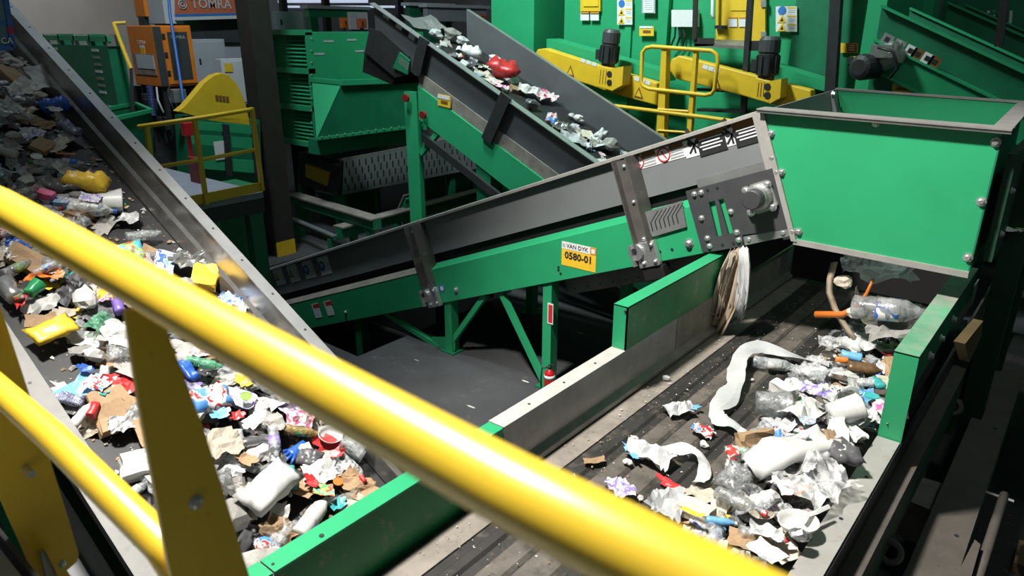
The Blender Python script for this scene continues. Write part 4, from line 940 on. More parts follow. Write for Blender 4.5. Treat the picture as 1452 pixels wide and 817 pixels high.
c4 = [at(u, v, Z=2.95) for u, v in ((150, 171), (214, 157), (192, 147), (132, 158))]
bn = thing('waste_bin', 'open dark green bin beside the left conveyor wall', 'bin', tuple(sum(c4, Vector())/4-Vector((0, 0, 1.0))))
for i in range(4):
    a, b = c4[i], c4[(i+1) % 4]; ce = sum(c4, Vector())/4
    lo = lambda p: ce.lerp(p, 0.8)-Vector((0, 0, 1.0))
    MB().prism([a, b, lo(b), lo(a)], (ce-(a+b)/2).normalized()*0.03).build('side', 'green_dark', bn)
    MB().bar(a, b, 0.07, 0.06).build('rim', 'green_paint', bn)
MB().prism([ce.lerp(p, 0.8)-Vector((0, 0, 1.0)) for p in c4], (0, 0, 0.03)).build('bottom', 'green_dark', bn)
single('bin_stand', MB().box(tuple(ce-Vector((0.4, 0.4, 1.05))), (ce.x+0.4, ce.y+0.4, 0)), 'green_dark', 'dark green stand under the open bin', 'stand')
# blue framed hanging panel at the top left corner
hx = -6.6
pn = thing('hanging_sign', 'blue framed glass sign hanging above the left conveyor at the frame edge', 'panel', tuple(at(5, 67, X=hx)))
MB().prism([at(u, v, X=hx) for u, v in ((-40, -40), (2, -40), (17, 64), (-40, 68))], (-0.01, 0, 0)).build('glass', 'blue_glass', pn)
MB().bar(at(2, -40, X=hx), at(18, 67, X=hx), 0.035, 0.03, (1, 0, 0)).build('frame_bar', 'blue_frame', pn)
MB().bar(at(18, 67, X=hx), at(-40, 71, X=hx), 0.035, 0.03, (1, 0, 0)).build('frame_bar', 'blue_frame', pn)
MB().bar(at(8, 33, X=hx), at(-40, 34, X=hx), 0.02, 0.02, (1, 0, 0)).build('frame_bar', 'blue_frame', pn)
rect(MB(), at(15, 43, X=hx+0.02), Yv, Zv, 0.03, 0.05).build('red_tag', 'red_paint', pn)
MB().tube([at(-20, -40, X=hx), at(-20, -40, X=hx)+Vector((0, 0, 6))], 0.01, 6).build('hanger', 'dark_steel', pn)
text('TCA', 'sign_white', pn, at(6, 58, X=hx+0.02), Yv, Zv, 0.06)
# ================================================================== green hall at the right back
YW = 13.2
gb = thing('baler_house', 'large bright green machine house with yellow doors and notices', 'machine', (-6, YW+1, 0))
MB().box((at(800, 40, Y=YW).x, YW, 0), (at(1192, 40, Y=YW).x, YW+3, 9.5)).build('front_wall', 'green_paint', gb)
def gwall(u0, u1, Y, y2, m, name='wall_block', zt=9.5):
    return MB().box((at(u0, 40, Y=Y).x, Y, 0), (at(u1, 40, Y=Y).x, y2, zt)).build(name, m, gb)
gwall(697, 757, 12.7, 16, 'green_paint')
gwall(757, 800, 13.9, 16, 'green_paint')
gwall(938, 946, YW-0.12, YW, 'green_paint', 'wall_rib')
gwall(886, 895, YW-0.06, YW, 'green_paint', 'wall_rib')
gwall(808, 888, YW-0.02, YW, 'green_paint', 'wall_panel')
gwall(1190, 1228, YW-0.4, YW+2, 'green_dark')
gwall(1225, 1252, YW-0.9, YW+2, 'green_paint')
gwall(1124, 1180, YW-0.05, YW, 'green_dark', 'wall_panel')
gwall(1300, 1318, YW+1.5, YW+2, 'green_paint'); gwall(1262, 1278, YW+1.5, YW+2, 'green_paint'); gwall(1330, 1500, YW+3, YW+4, 'green_dark')
def wsheet(u0, v0, u1, v1, m, name, Y=YW-0.07, parent=None, t=0.02):
    return MB().prism([at(u0, v1, Y=Y), at(u1, v1, Y=Y), at(u1, v0, Y=Y), at(u0, v0, Y=Y)], (0, t, 0)).build(name, m, parent or gb)
d1 = wsheet(1015, -60, 1085, 58, 'yellow_dull', 'yellow_door', YW-0.10, t=0.06)
wsheet(1036, -60, 1059, 15, 'yellow_paint', 'door_panel', YW-0.115, d1)
for u in (1033, 1048): 
    s_ = wsheet(u, 24, u+12, 38, 'sign_white', 'notice', YW-0.12, d1); wsheet(u, 24, u+12, 26.5, 'ink_orange', 'notice_band', YW-0.125, d1)
wsheet(1013, 36, 1028, 41, 'motor_black', 'latch', YW-0.2, d1, 0.1)
for v in (5, 50): wsheet(1079, v-5, 1086, v+5, 'aluminium', 'hinge', YW-0.13, d1, 0.05)
d2 = wsheet(823, -60, 851, 16, 'yellow_dull', 'yellow_hatch', YW-0.10, t=0.05)
wsheet(827, -60, 848, 9, 'yellow_paint', 'door_panel', YW-0.12, d2)
for u in (823, 837): wsheet(u, 17, u+12, 29, 'sign_white', 'notice', YW-0.1); wsheet(u, 17, u+12, 19, 'ink_orange', 'notice_band', YW-0.12)
def pictos(u0, u1, v0):
    b = wsheet(u0, v0, u1, v0+36, 'sign_white', 'safety_sign', YW-0.1)
    for k in range(3):
        c = at(u0+(u1-u0)*0.3, v0+6+12*k, Y=YW-0.105)
        if k == 0: MB().disc(c, (0, -1, 0), 0.07, 0.004, 14).build('pictogram', 'ink_blue', b)
        else:
            MB().prism([c+Vector((-0.075, 0, -0.06)), c+Vector((0.075, 0, -0.06)), c+Vector((0, 0, 0.085))], (0, -0.004, 0)).build('warning_triangle', 'ink_yellow', b)
            MB().prism([c+Vector((-0.03, -0.005, -0.035)), c+Vector((0.03, -0.005, -0.035)), c+Vector((0, -0.005, 0.03))], (0, -0.003, 0)).build('pictogram', 'ink_black', b)
        wsheet(u0+(u1-u0)*0.55, v0+1+12*k, u1-1, v0+3+12*k, 'ink_yellow', 'print_band', YW-0.104, b, 0.004)
        for q in (5, 7.5): wsheet(u0+(u1-u0)*0.6, v0+q+12*k, u1-2, v0+q+0.8+12*k, 'ink_grey', 'print_line', YW-0.104, b, 0.004)
pictos(875, 896.5, -1); pictos(1099, 1132, 7) if False else pictos(1100, 1130, 9)
ps = wsheet(910, -10, 929, 19, 'cabinet_grey', 'document_holder', YW-0.1); wsheet(912, -10, 927, 18, 'sign_white', 'sheet', YW-0.11, ps)
for k in range(5): wsheet(914, 1+3*k, 925, 1.7+3*k, 'ink_grey', 'print_line', YW-0.113, ps, 0.004)
np_ = wsheet(906.5, 37, 927, 51, 'ink_yellow', 'number_plate', YW-0.1); wsheet(907, 37, 925, 40, 'sign_white', 'plate_band', YW-0.11, np_)
wsheet(911.5, 43, 922.5, 47, 'ink_brown', 'faded_print', YW-0.105, np_)
jb = wsheet(952, 14, 985, 38, 'sign_white', 'junction_box', YW-0.25, t=0.2)
for k in range(3): MB().tube([at(958+5*k, 38, Y=YW-0.2), at(957+7*k, 52, Y=YW-0.2), at(950+9*k, 68, Y=YW-0.15)], 0.02, 5).build('cable', 'motor_black', jb)
rs = wsheet(1192, 61, 1216, 75, 'ink_yellow', 'warning_sign', YW-0.45); wsheet(1201, 62, 1215, 74, 'ink_red', 'sign_panel', YW-0.46, rs)
for k in range(3): wsheet(1203, 64+3.2*k, 1212, 65+3.2*k, 'sign_white', 'print_line', YW-0.465, rs, 0.004)
es = wsheet(1203, 80, 1213, 90, 'ink_yellow', 'switch_box', YW-0.6, t=0.15); MB().disc(at(1208, 85, Y=YW-0.62), (0, -1, 0), 0.05, 0.05, 10).build('switch_knob', 'motor_black', es)
MB().bar(at(1190, -60, Y=YW-0.75), at(1178, 135, Y=YW-0.75), 0.16, 0.16, (0, 1, 0)).build('dark_post', 'dark_steel', gb)
MB().prism([at(u, v, Y=12.4) for u, v in ((775, 55), (940, 102), (940, 116), (775, 70))], (0, 0.5, 0)).build('sloping_beam', 'green_paint', gb)
MB().prism([at(u, v, Y=12.6) for u, v in ((1090, 90), (1180, 118), (1180, 132), (1090, 110))], (0, 0.5, 0)).build('sloping_beam', 'green_paint', gb)
# dark undercroft in front of the house
single('machine_plinth', MB().box((-9.5, 12.35, 0), (-1.5, 12.9, 2.35)), 'green_dark', 'dark green machine base below the yellow chain guards', 'machine')
single('cable_tray', MB().box((-6.0, 11.9, 2.1), (-2.0, 12.3, 2.2)), 'dark_steel', 'black cable tray running low behind the hopper', 'tray')
# yellow chain guards with gear motors
def chain_guard(pts, mot, label, mlabel, tag_at, sign_at):
    Yg = 12.1
    rt = thing('chain_guard', label, 'guard', tuple(at(*pts[-1], Y=Yg)))
    pl = MB().prism([at(u, v, Y=Yg) for u, v in pts], (0, 0.22, 0)).build('cover', 'yellow_dull', rt, bevel=0.02)
    for u, v in tag_at:
        c = at(u, v, Y=Yg-0.003)
        MB().prism([c+Vector((-0.10, 0, -0.09)), c+Vector((0.10, 0, -0.12)), c+Vector((0, 0, 0.10))], (0, -0.004, 0)).build('warning_triangle', 'ink_brown', pl)
        MB().prism([c+Vector((-0.06, -0.006, -0.065)), c+Vector((0.06, -0.006, -0.085)), c+Vector((0, -0.006, 0.05))], (0, -0.003, 0)).build('warning_triangle', 'ink_yellow', pl)
    for u, v in sign_at:
        for k in range(3):
            c = at(u+8*k, v+2.6*k, Y=Yg-0.003); rect(MB(), c, Vector((1, 0, -0.3)), Zv, 0.10, 0.07).build('sticker', 'sign_white', pl)
    ub, vb = mot
    bxm = [at(ub-19, vb-5, Y=Yg-0.3), at(ub+2, vb, Y=Yg-0.3), at(ub+1, vb+32, Y=Yg-0.3), at(ub-20, vb+26, Y=Yg-0.3)]
    gbx = MB().prism(bxm, (0, 0.32, 0)).build('gear_box', 'yellow_dull', rt, bevel=0.015)
    bxm2 = [at(ub+2, vb, Y=Yg-0.3), at(ub+18, vb-3, Y=Yg-0.3), at(ub+16, vb+24, Y=Yg-0.3), at(ub+1, vb+32, Y=Yg-0.3)]
    MB().prism(bxm2, (0, 0.3, 0)).build('gear_box_side', 'yellow_dull', rt)
    for k in (8, 20): MB().disc(at(ub-2, vb+k, Y=Yg-0.305), (0, -1, 0), 0.055, 0.006, 12).build('vent_hole', 'ink_black', gbx)
    for k in range(3): MB().bar(at(ub-14+4*k, vb+2, Y=Yg-0.303), at(ub-16+4*k, vb+22, Y=Yg-0.303), 0.012, 0.004, (0, 1, 0)).build('vent_slot', 'ink_brown', gbx)
    m = thing('gear_motor', mlabel, 'motor', tuple(at(ub-2, vb-4, Y=Yg-0.15)))
    a = at(ub-4, vb-3, Y=Yg-0.15); ax = (at(ub+2, vb-54, Y=Yg-0.15)-a).normalized()
    MB().lathe(a, ax, [(0.13, 0), (0.13, 0.05), (0.16, 0.06), (0.17, 0.38), (0.14, 0.40)], 16).build('stator', 'motor_black', m)
    MB().lathe(a+ax*0.40, ax, [(0.155, 0), (0.17, 0.02), (0.165, 0.20), (0.13, 0.25), (0.08, 0.26)], 16).build('fan_cowl', 'plate_grey', m)
    for k in range(10):
        t = 2*math.pi*k/10; sd = ax.orthogonal().normalized(); uu = ax.cross(sd); d = sd*math.cos(t)+uu*math.sin(t)
        MB().bar(a+ax*0.08+d*0.175, a+ax*0.36+d*0.175, 0.012, 0.03, d).build('cooling_fin', 'motor_black', m)
    MB().box(a+ax*0.2+Vector((-0.24, -0.1, -0.08)), a+ax*0.2+Vector((-0.13, 0.1, 0.1))).build('terminal_box', 'motor_black', m)
chain_guard([(762, 70), (772, 68.5), (850, 94), (932, 118), (932, 150), (870, 133), (840, 122), (760, 97), (758, 78)], (866, 97), 'long yellow chain guard with warning triangles, left of the ladder', 'dark vertical gear motor on the left yellow chain guard', ((809, 100), (906, 131)), ((827, 86), (903, 112)))
chain_guard([(952, 84), (962, 79), (1010, 91), (1150, 128), (1150, 165), (1050, 135), (958, 112), (948, 98)], (1090, 115), 'yellow chain guard running behind the ladder to the hopper', 'dark tilted gear motor on the right yellow chain guard', ((1016, 118),), ((1000, 95),))
# ladder with looped hand rails
ld = thing('access_ladder', 'yellow steel ladder with looped handrails before the green machine house', 'ladder', tuple(at(960, 230, Y=11.7)))
YLd = 11.7
def LA(u, v): return at(u, v, Y=YLd)
fz = lambda p: Vector((p.x, p.y, 0))
MB().prism([LA(938, 70), LA(945, 70), LA(940, 240), fz(LA(940, 240)), fz(LA(927, 240)), LA(927, 240)], (0, 0.16, 0)).build('stile', 'yellow_dull', ld)
MB().prism([LA(983, 72), LA(988, 72), LA(976, 240), fz(LA(976, 240)), fz(LA(969, 240)), LA(969, 240)], (0, 0.10, 0)).build('stile', 'yellow_dull', ld)
loop = [(916, 68), (911, 74), (909, 115), (912, 122), (920, 126), (1000, 135), (1009, 133), (1013, 127), (1018, 85), (1016, 77), (1009, 72), (925, 66)]
MB().tube([LA(u, v) for u, v in loop], 0.035, 8, closed=True).build('hand_loop', 'yellow_dull', ld, smooth=True)
MB().tube([LA(845, 147), LA(925, 157), LA(1005, 167), LA(1040, 172)], 0.035, 8).build('side_rail', 'yellow_dull', ld)
for v in (155, 185, 215): MB().tube([LA(933, v), LA(976, v+3)], 0.025, 6).build('rung', 'yellow_dull', ld)
# black service steps
bs = thing('service_steps', 'black steel service steps and posts under the yellow door', 'steps', tuple(at(1020, 180, Y=12.5)))
def BS(u, v, Y=12.3): return at(u, v, Y=Y)
MB().bar(BS(988, -60), BS(985, 56), 0.07, 0.07, (0, 1, 0)).build('post', 'dark_steel', bs)
MB().bar(BS(1068, -60), BS(1054, 160), 0.09, 0.09, (0, 1, 0)).build('post', 'dark_steel', bs)
MB().prism([BS(985, 66), BS(1062, 70), BS(1086, 62, 12.9), BS(1000, 60, 12.9)], (0, 0, 0.05)).build('landing', 'steel_dirty', bs)
MB().prism([BS(984, 54), BS(1012, 54), BS(1012, 65), BS(984, 66)], (0, 0.03, 0)).build('kick_plate', 'dark_steel', bs)
MB().prism([BS(1062, 58), BS(1086, 58), BS(1086, 72), BS(1062, 72)], (0, 0.03, 0)).build('kick_plate', 'dark_steel', bs)
for v in (98, 126, 155): MB().prism([BS(988, v-1), BS(1056, v+2), BS(1056, v+6), BS(988, v+3)], (0, 0.25, 0)).build('tread', 'dark_steel', bs)
wt = MB().tube([at(1011, -40, Y=12.9), at(1010, 20, Y=12.9), at(1012, 26, Y=12.9)], 0.03, 8)
single('white_conduit', wt, 'sign_white', 'short white conduit left of the yellow door', 'pipe', smooth=True)
# ---- green incline conveyors at the upper right
def side_conv(Y, p, xa, xb, label, h, rich):
    q = at(*p, Y=Y); zz = lambda X: q.z+0.45*(q.x-X)
    rt = thing('incline_conveyor', label, 'conveyor', (q.x, Y, 0))
    def pr(name, prof, m, x0=xa, x1=xb):
        return MB().loft([[Vector((x0, y, zz(x0)+d)) for y, d in prof], [Vector((x1, y, zz(x1)+d)) for y, d in prof]]).build(name, m, rt)
    pr('side_wall', [(Y, 0), (Y+0.02, 0), (Y+0.02, -h), (Y, -h)], 'green_dark')
    pr('top_flange', [(Y-0.08, 0), (Y+0.04, 0), (Y+0.04, 0.03), (Y-0.08, 0.03)], 'green_paint')
    pr('far_wall', [(Y+1.6, 0), (Y+1.62, 0), (Y+1.62, -h), (Y+1.6, -h)], 'green_dark')
    pr('top_flange', [(Y+1.56, 0), (Y+1.70, 0), (Y+1.70, 0.03), (Y+1.56, 0.03)], 'green_paint')
    pr('belt', [(Y+0.02, -h*0.8), (Y+1.6, -h*0.8), (Y+1.6, -h*0.8-0.03), (Y+0.02, -h*0.8-0.03)], 'belt_black')
    pr('side_channel', [(Y-0.10, -h), (Y+0.02, -h), (Y+0.02, -h-0.36), (Y-0.10, -h-0.36)], 'green_paint')
    pr('channel_flange', [(Y-0.14, -h), (Y, -h), (Y, -h+0.03), (Y-0.14, -h+0.03)], 'green_paint')
    pr('lower_flange', [(Y-0.14, -h-0.36), (Y, -h-0.36), (Y, -h-0.33), (Y-0.14, -h-0.33)], 'green_paint')
    pr('lower_sheet', [(Y-0.02, -h-0.36), (Y+0.02, -h-0.36), (Y+0.02, -h-1.3), (Y-0.02, -h-1.3)], 'green_dark')
    for k in range(2): MB().box((q.x+1.0+1.6*k-0.1, Y+0.3, 0), (q.x+1.0+1.6*k+0.1, Y+0.5, zz(q.x+1.0+1.6*k)-h)).build('leg', 'green_dark', rt)
    return rt, zz
YS = 10.9
rt, zz = side_conv(YS, (1252, 11), at(1250, 11, Y=YS).x, 1.2, 'dark green inclined conveyor descending behind the hopper, motor at its head', 0.42, True)
dirS = Vector((1, 0, -0.45)).normalized(); upS = Vector((0.45, 0, 1)).normalized()
for i, (u, v, m) in enumerate(((1258, 56, 'aluminium'), (1275, 64, 'aluminium'), (1291, 72, 'sign_white'), (1301, 77, 'ink_brown'), (1315, 83, 'sign_white'), (1325, 88, 'ink_brown'))):
    c = at(u, v, Y=YS-0.105); k = rect(MB(), c, dirS, upS, 0.14 if i < 2 else 0.13, 0.13).build('warning_sticker', m, rt)
    rect(MB(), c+Vector((0, -0.004, 0)), dirS, upS, 0.06, 0.06).build('pictogram', 'ink_black', k)
wp = wsheet(1265, 119, 1293, 131, 'ink_yellow', 'number_plate', YS-0.05, rt); wsheet(1266, 118, 1290, 121.5, 'cabinet_grey', 'plate_band', YS-0.06, wp); wsheet(1271, 124, 1286, 128, 'ink_brown', 'faded_print', YS-0.06, wp)
gmz = at(1232, 95, Y=YS-0.3)
m = thing('gear_motor', 'grey gear motor with cables at the head of the right green conveyor', 'motor', tuple(gmz))
MB().lathe(gmz+Vector((-0.02, 0, 0)), (-0.3, -1, 0.0), [(0.16, -0.15), (0.17, 0.12), (0.15, 0.18), (0.10, 0.20)], 16).build('fan_cowl', 'motor_black', m)
MB().lathe(gmz+Vector((0.12, 0.15, 0.10)), (0.8, -0.3, 0.4), [(0.15, -0.1), (0.17, 0.05), (0.15, 0.22), (0.08, 0.25)], 14).build('gear_head', 'aluminium', m)
MB().box(gmz+Vector((0.0, -0.05, 0.12)), gmz+Vector((0.25, 0.15, 0.28))).build('terminal_box', 'aluminium', m)
MB().tube([gmz+Vector((0.1, -0.12, 0.25)), gmz+Vector((0.3, -0.15, 0.2)), gmz+Vector((0.38, -0.15, 0.0)), gmz+Vector((0.3, -0.12, -0.12))], 0.022, 6).build('cable', 'motor_black', m, smooth=True)
side_conv(14.2, (1360, 12), at(1345, 5, Y=14.2).x, 1.0, 'second dark green inclined conveyor further back at the upper right corner', 0.7, False)
single('hanger_post', MB().bar(at(1431, -50, Y=10.2), at(1416, 66, Y=10.2), 0.08, 0.08, (0, 1, 0)), 'dark_steel', 'black hanger post at the upper right edge', 'post')
fr = thing('far_railing', 'pale railing with balusters high in the upper right corner', 'railing', tuple(at(1420, 40, Y=16.0)))
MB().bar(at(1395, 24, Y=16), at(1432, 10, Y=16), 0.06, 0.06).build('rail', 'green_dark', fr)
MB().bar(at(1395, 40, Y=16), at(1440, 40, Y=16), 0.06, 0.06).build('rail', 'aluminium', fr)
for k in range(5): MB().bar(at(1402+8*k, 15, Y=16), at(1400+8*k, 40, Y=16), 0.04, 0.04, (0, 1, 0)).build('baluster', 'cabinet_pale', fr)
# ---- far machines and strip lights along the top edge
for i, (ul, ur, vt, vb, m, lb) in enumerate(((432, 520, 12, 24, 'green_paint', 'far green machine roof left of the rear conveyor head'), (600, 690, 10, 30, 'cabinet_grey', 'far grey machine behind the rear conveyor right wall'), (575, 640, 8, 22, 'green_dark', 'far green machine between the rear conveyor walls'))):
    mb, (x0, x1, y0, y1, z0, z1) = cbox(ul+6, ul, ur, vt, vb, 24)
    rt = thing('far_machine', lb, 'machine', ((x0+x1)/2, (y0+y1)/2, 0))
    mb.build('body', m, rt); MB().box((x0, y0, 0), (x0+0.3, y0+0.3, z0)).build('leg', 'green_dark', rt); MB().box((x1-0.3, y1-0.3, 0), (x1, y1, z0)).build('leg', 'green_dark', rt)
    MB().box((x0-0.1, y0-0.1, z1), (x1+0.1, y1+0.1, z1+0.1)).build('roof_edge', 'cabinet_pale', rt)
for ul, ur, vt, vb, m, lb in ((481, 494, 25, 40, 'orange_paint', 'small orange cabinet behind the green louvred housing'), (505, 520, 26, 40, 'orange_sign', 'small dull orange cabinet left of the rear conveyor head'), (675, 690, 20, 32, 'orange_sign', 'small orange cabinet behind the rear conveyor far wall')):
    plain_cab('control_cabinet', lb, 'cabinet', ul+4, ul, ur, vt, vb, 21, m)
plain_cab('pale_frame', 'pale grey door frame behind the rear conveyor head', 'frame', 496, 493, 522, 17, 42, 22, 'cabinet_pale', False)
m_ = bpy.data.materials.new('lamp_glow'); m_.use_nodes = True
m_.node_tree.nodes['Principled BSDF'].inputs['Emission Color'].default_value = (0.62, 0.72, 0.95, 1); m_.node_tree.nodes['Principled BSDF'].inputs['Emission Strength'].default_value = 0.75
MATS['lamp_glow'] = m_
WYb = 29.6
for i, (u0, u1, v0, v1) in enumerate(((395, 522, -30, 4), (400, 700, 8, 11))):
    o = single('window_strip', MB().prism([at(u0, v1, X=-27), at(u1, v1, X=-27), at(u1, v0, X=-27), at(u0, v0, X=-27)], (-0.05, 0, 0)), 'lamp_glow', ['broad bluish window strip along the top edge', 'narrow bluish window strip above the far machines'][i], 'window')
for u, lb in ((405, 'left'), (465, 'middle'), (569, 'right')):
    single('far_column', MB().box(tuple(at(u-4, 20, X=-25)-Vector((0.2, 0, 12))), tuple(at(u+4, 20, X=-25)+Vector((0, 0, 6)))), 'dark_steel', lb+'most of three dark far columns along the top edge' if lb != 'middle' else 'middle one of three dark far columns along the top edge', 'column')
# ================================================================== rubbish
def nz(p, s, o): return noise.noise(Vector(p)*s+Vector((o*7.3, o*3.1, o*1.7)))
def finish(bm, name, smooth=True):
    me = bpy.data.meshes.new(name); bm.normal_update(); bm.to_mesh(me); bm.free()
    if smooth: me.polygons.foreach_set('use_smooth', [True]*len(me.polygons))
    me.materials.append(MATS['paper_white']); return me
def sheet_mesh(seed, nx=10, ny=8, wy=0.75, amp=0.16, curl=0.0, flat=False):
    """crumpled sheet with creases and ragged edge"""
    bm = bmesh.new(); vs = []
    for j in range(ny):
        for i in range(nx):
            x = i/(nx-1)-0.5; y = (j/(ny-1)-0.5)*wy
            p = (x, y, 0)
            e = 1+0.22*nz((x*2, y*2, 3), 2.2, seed)
            z = amp*(nz(p, 3.2, seed)+0.6*abs(nz(p, 6.5, seed+5)))+curl*(x*x*1.6+y*y)
            bm_v = bm.verts.new((x*e+0.10*nz(p, 4, seed+2), y*e+0.10*nz(p, 4, seed+3), z)); vs.append(bm_v)
    for j in range(ny-1):
        for i in range(nx-1):
            if (i in (0, nx-2)) and (j in (0, ny-2)) and not flat: continue
            bm.faces.new((vs[j*nx+i], vs[j*nx+i+1], vs[(j+1)*nx+i+1], vs[(j+1)*nx+i]))
    bmesh.ops.delete(bm, geom=[v for v in bm.verts if not v.link_faces], context='VERTS')
    zmin = min(v.co.z for v in bm.verts)
    for v in bm.verts: v.co.z -= zmin
    return finish(bm, 'sheet', False)
def wad_mesh(seed, sub=2, amp=0.45, sq=(1, 0.8, 0.55)):
    bm = bmesh.new(); bmesh.ops.create_icosphere(bm, subdivisions=sub, radius=0.42)
    for v in bm.verts:
        k = 1+amp*(nz(v.co, 3.0, seed)+0.55*nz(v.co, 7.0, seed+4))
        v.co = Vector((v.co.x*k*sq[0], v.co.y*k*sq[1], v.co.z*k*sq[2]))
    zmin = min(v.co.z for v in bm.verts)
    for v in bm.verts: v.co.z -= zmin*0.8
    return finish(bm, 'wad', False)
def lathe_bm(bm, prof, n, dent, seed, flat=1.0, bend=0.0, closed_top=True):
    rings = []
    for x, r in prof:
        ring = []
        for k in range(n):
            t = 2*math.pi*k/n; p = Vector((x, r*math.cos(t), r*math.sin(t)))
            d = 1+dent*(nz(p, 4.5, seed)+0.5*nz(p, 10, seed+2)) if r > 0.03 else 1
            p = Vector((p.x+dent*0.12*nz(p, 3, seed+9), p.y*d+bend*(x*x-0.1), p.z*d*flat)); ring.append(bm.verts.new(p))
        rings.append(ring)
    for a, b in zip(rings, rings[1:]):
        for k in range(n): bm.faces.new((a[k], a[(k+1) % n], b[(k+1) % n], b[k]))
    bm.faces.new(rings[0][::-1])
    if closed_top: bm.faces.new(rings[-1])
    return rings
def bottle_mesh(seed, dent=0.35, flat=0.75, bend=0.0, fat=0.15):
    bm = bmesh.new()
    prof = [(-0.5, fat*0.75), (-0.47, fat), (-0.36, fat*0.93), (-0.24, fat), (-0.12, fat*0.90), (0.0, fat), (0.12, fat*0.95), (0.22, fat*0.92), (0.33, fat*0.55), (0.40, 0.055), (0.46, 0.05)]
    lathe_bm(bm, prof, 12, dent, seed, flat, bend)
    zmin = min(v.co.z for v in bm.verts)
    for v in bm.verts: v.co.z -= zmin
    me = finish(bm, 'bottle'); me['zc'] = -zmin; return me
def cap_mesh():
    bm = bmesh.new(); lathe_bm(bm, [(0.44, 0.062), (0.52, 0.062)], 10, 0, 0); return finish(bm, 'cap', False)
def band_mesh(fat=0.15, flat=0.75):
    bm = bmesh.new(); rg = lathe_bm(bm, [(-0.16, fat*1.03), (0.0, fat*1.05), (0.14, fat*1.03)], 12, 0.1, 3, flat); return finish(bm, 'band')
def can_mesh(seed, dent=0.25):
    bm = bmesh.new(); lathe_bm(bm, [(-0.5, 0.24), (-0.46, 0.28), (-0.2, 0.28), (0.1, 0.28), (0.42, 0.28), (0.5, 0.23)], 14, dent, seed, 0.9)
    zmin = min(v.co.z for v in bm.verts)
    for v in bm.verts: v.co.z -= zmin
    return finish(bm, 'can')
def cup_mesh(seed, dent=0.2):
    bm = bmesh.new()
    lathe_bm(bm, [(-0.40, 0.26), (-0.38, 0.28), (0.0, 0.33), (0.40, 0.38), (0.44, 0.40), (0.42, 0.37), (0.0, 0.31), (-0.36, 0.26)], 16, dent, seed, 0.95, closed_top=False)
    zmin = min(v.co.z for v in bm.verts)
    for v in bm.verts: v.co.z -= zmin
    return finish(bm, 'cup')
def carton_mesh(seed, dims=(1, 0.6, 0.35), amp=0.07):
    bm = bmesh.new(); bmesh.ops.create_cube(bm, size=1.0)
    bmesh.ops.subdivide_edges(bm, edges=bm.edges[:], cuts=2, use_grid_fill=True)
    for v in bm.verts:
        p = v.co.copy(); v.co = Vector((p.x*dims[0], p.y*dims[1], (p.z+0.5)*dims[2]))+Vector((nz(p, 2.2, seed), nz(p, 2.2, seed+1), nz(p, 2.2, seed+2)))*amp
    return finish(bm, 'carton', False)
def tray_mesh(seed, depth=0.18, wy=0.6, amp=0.05):
    bm = bmesh.new(); rings = []
    for sc, z in ((1.06, depth), (1.0, depth), (0.86, 0.015), (0.5, 0.0), (0.0, 0.0)):
        ring = []
        for k in range(20):
            t = 2*math.pi*k/20; c, s = math.cos(t), math.sin(t)
            x = 0.5*math.copysign(abs(c)**0.45, c)*sc; y = 0.5*wy*math.copysign(abs(s)**0.45, s)*sc
            ring.append(bm.verts.new((x+amp*nz((x, y, z), 3, seed), y+amp*nz((x, y, z), 3, seed+1), z+amp*1.6*nz((x, y, 0), 2.5, seed+2))))
        rings.append(ring)
    for a, b in zip(rings, rings[1:]):
        for k in range(20): bm.faces.new((a[k], a[(k+1) % 20], b[(k+1) % 20], b[k]))
    bmesh.ops.remove_doubles(bm, verts=bm.verts, dist=1e-5)
    return finish(bm, 'tray')
def pouch_mesh(seed, wy=0.6, th=0.17, amp=0.10):
    bm = bmesh.new(); nx, ny = 11, 7; g = {}
    for sgn in (1, -1):
        for j in range(ny):
            for i in range(nx):
                x = i/(nx-1)*2-1; y = j/(ny-1)*2-1
                edge = i in (0, nx-1) or j in (0, ny-1)
                if edge and sgn < 0: g[sgn, i, j] = g[1, i, j]; continue
                puff = th*math.sqrt(max(0, (1-x**4)*(1-y**4)))
                z = sgn*puff*(1+1.1*nz((x, y, sgn), 2.4, seed))+amp*nz((x, y, 0), 1.5, seed+3)
                g[sgn, i, j] = bm.verts.new((x*0.5+0.05*nz((x, y, 0), 2, seed+1), y*0.5*wy+0.05*nz((x, y, 0), 2, seed+2), z))
    for sgn in (1, -1):
        for j in range(ny-1):
            for i in range(nx-1):
                f = [g[sgn, i, j], g[sgn, i+1, j], g[sgn, i+1, j+1], g[sgn, i, j+1]]
                try: bm.faces.new(f if sgn > 0 else f[::-1])
                except ValueError: pass
    zmin = min(v.co.z for v in bm.verts)
    for v in bm.verts: v.co.z -= zmin*0.9
    return finish(bm, 'pouch')
def disc_mesh(r=0.5, rim=0.06):
    bm = bmesh.new(); n = 20; rings = []
    for rr, z in ((r, 0), (r, rim), (r*0.93, rim), (r*0.88, rim*0.4), (0.001, rim*0.4)):
        rings.append([bm.verts.new((rr*math.cos(2*math.pi*k/n), rr*math.sin(2*math.pi*k/n), z)) for k in range(n)])
    for a, b in zip(rings, rings[1:]):
        for k in range(n): bm.faces.new((a[k], a[(k+1) % n], b[(k+1) % n], b[k]))
    bm.faces.new(rings[0][::-1]); return finish(bm, 'disc', False)
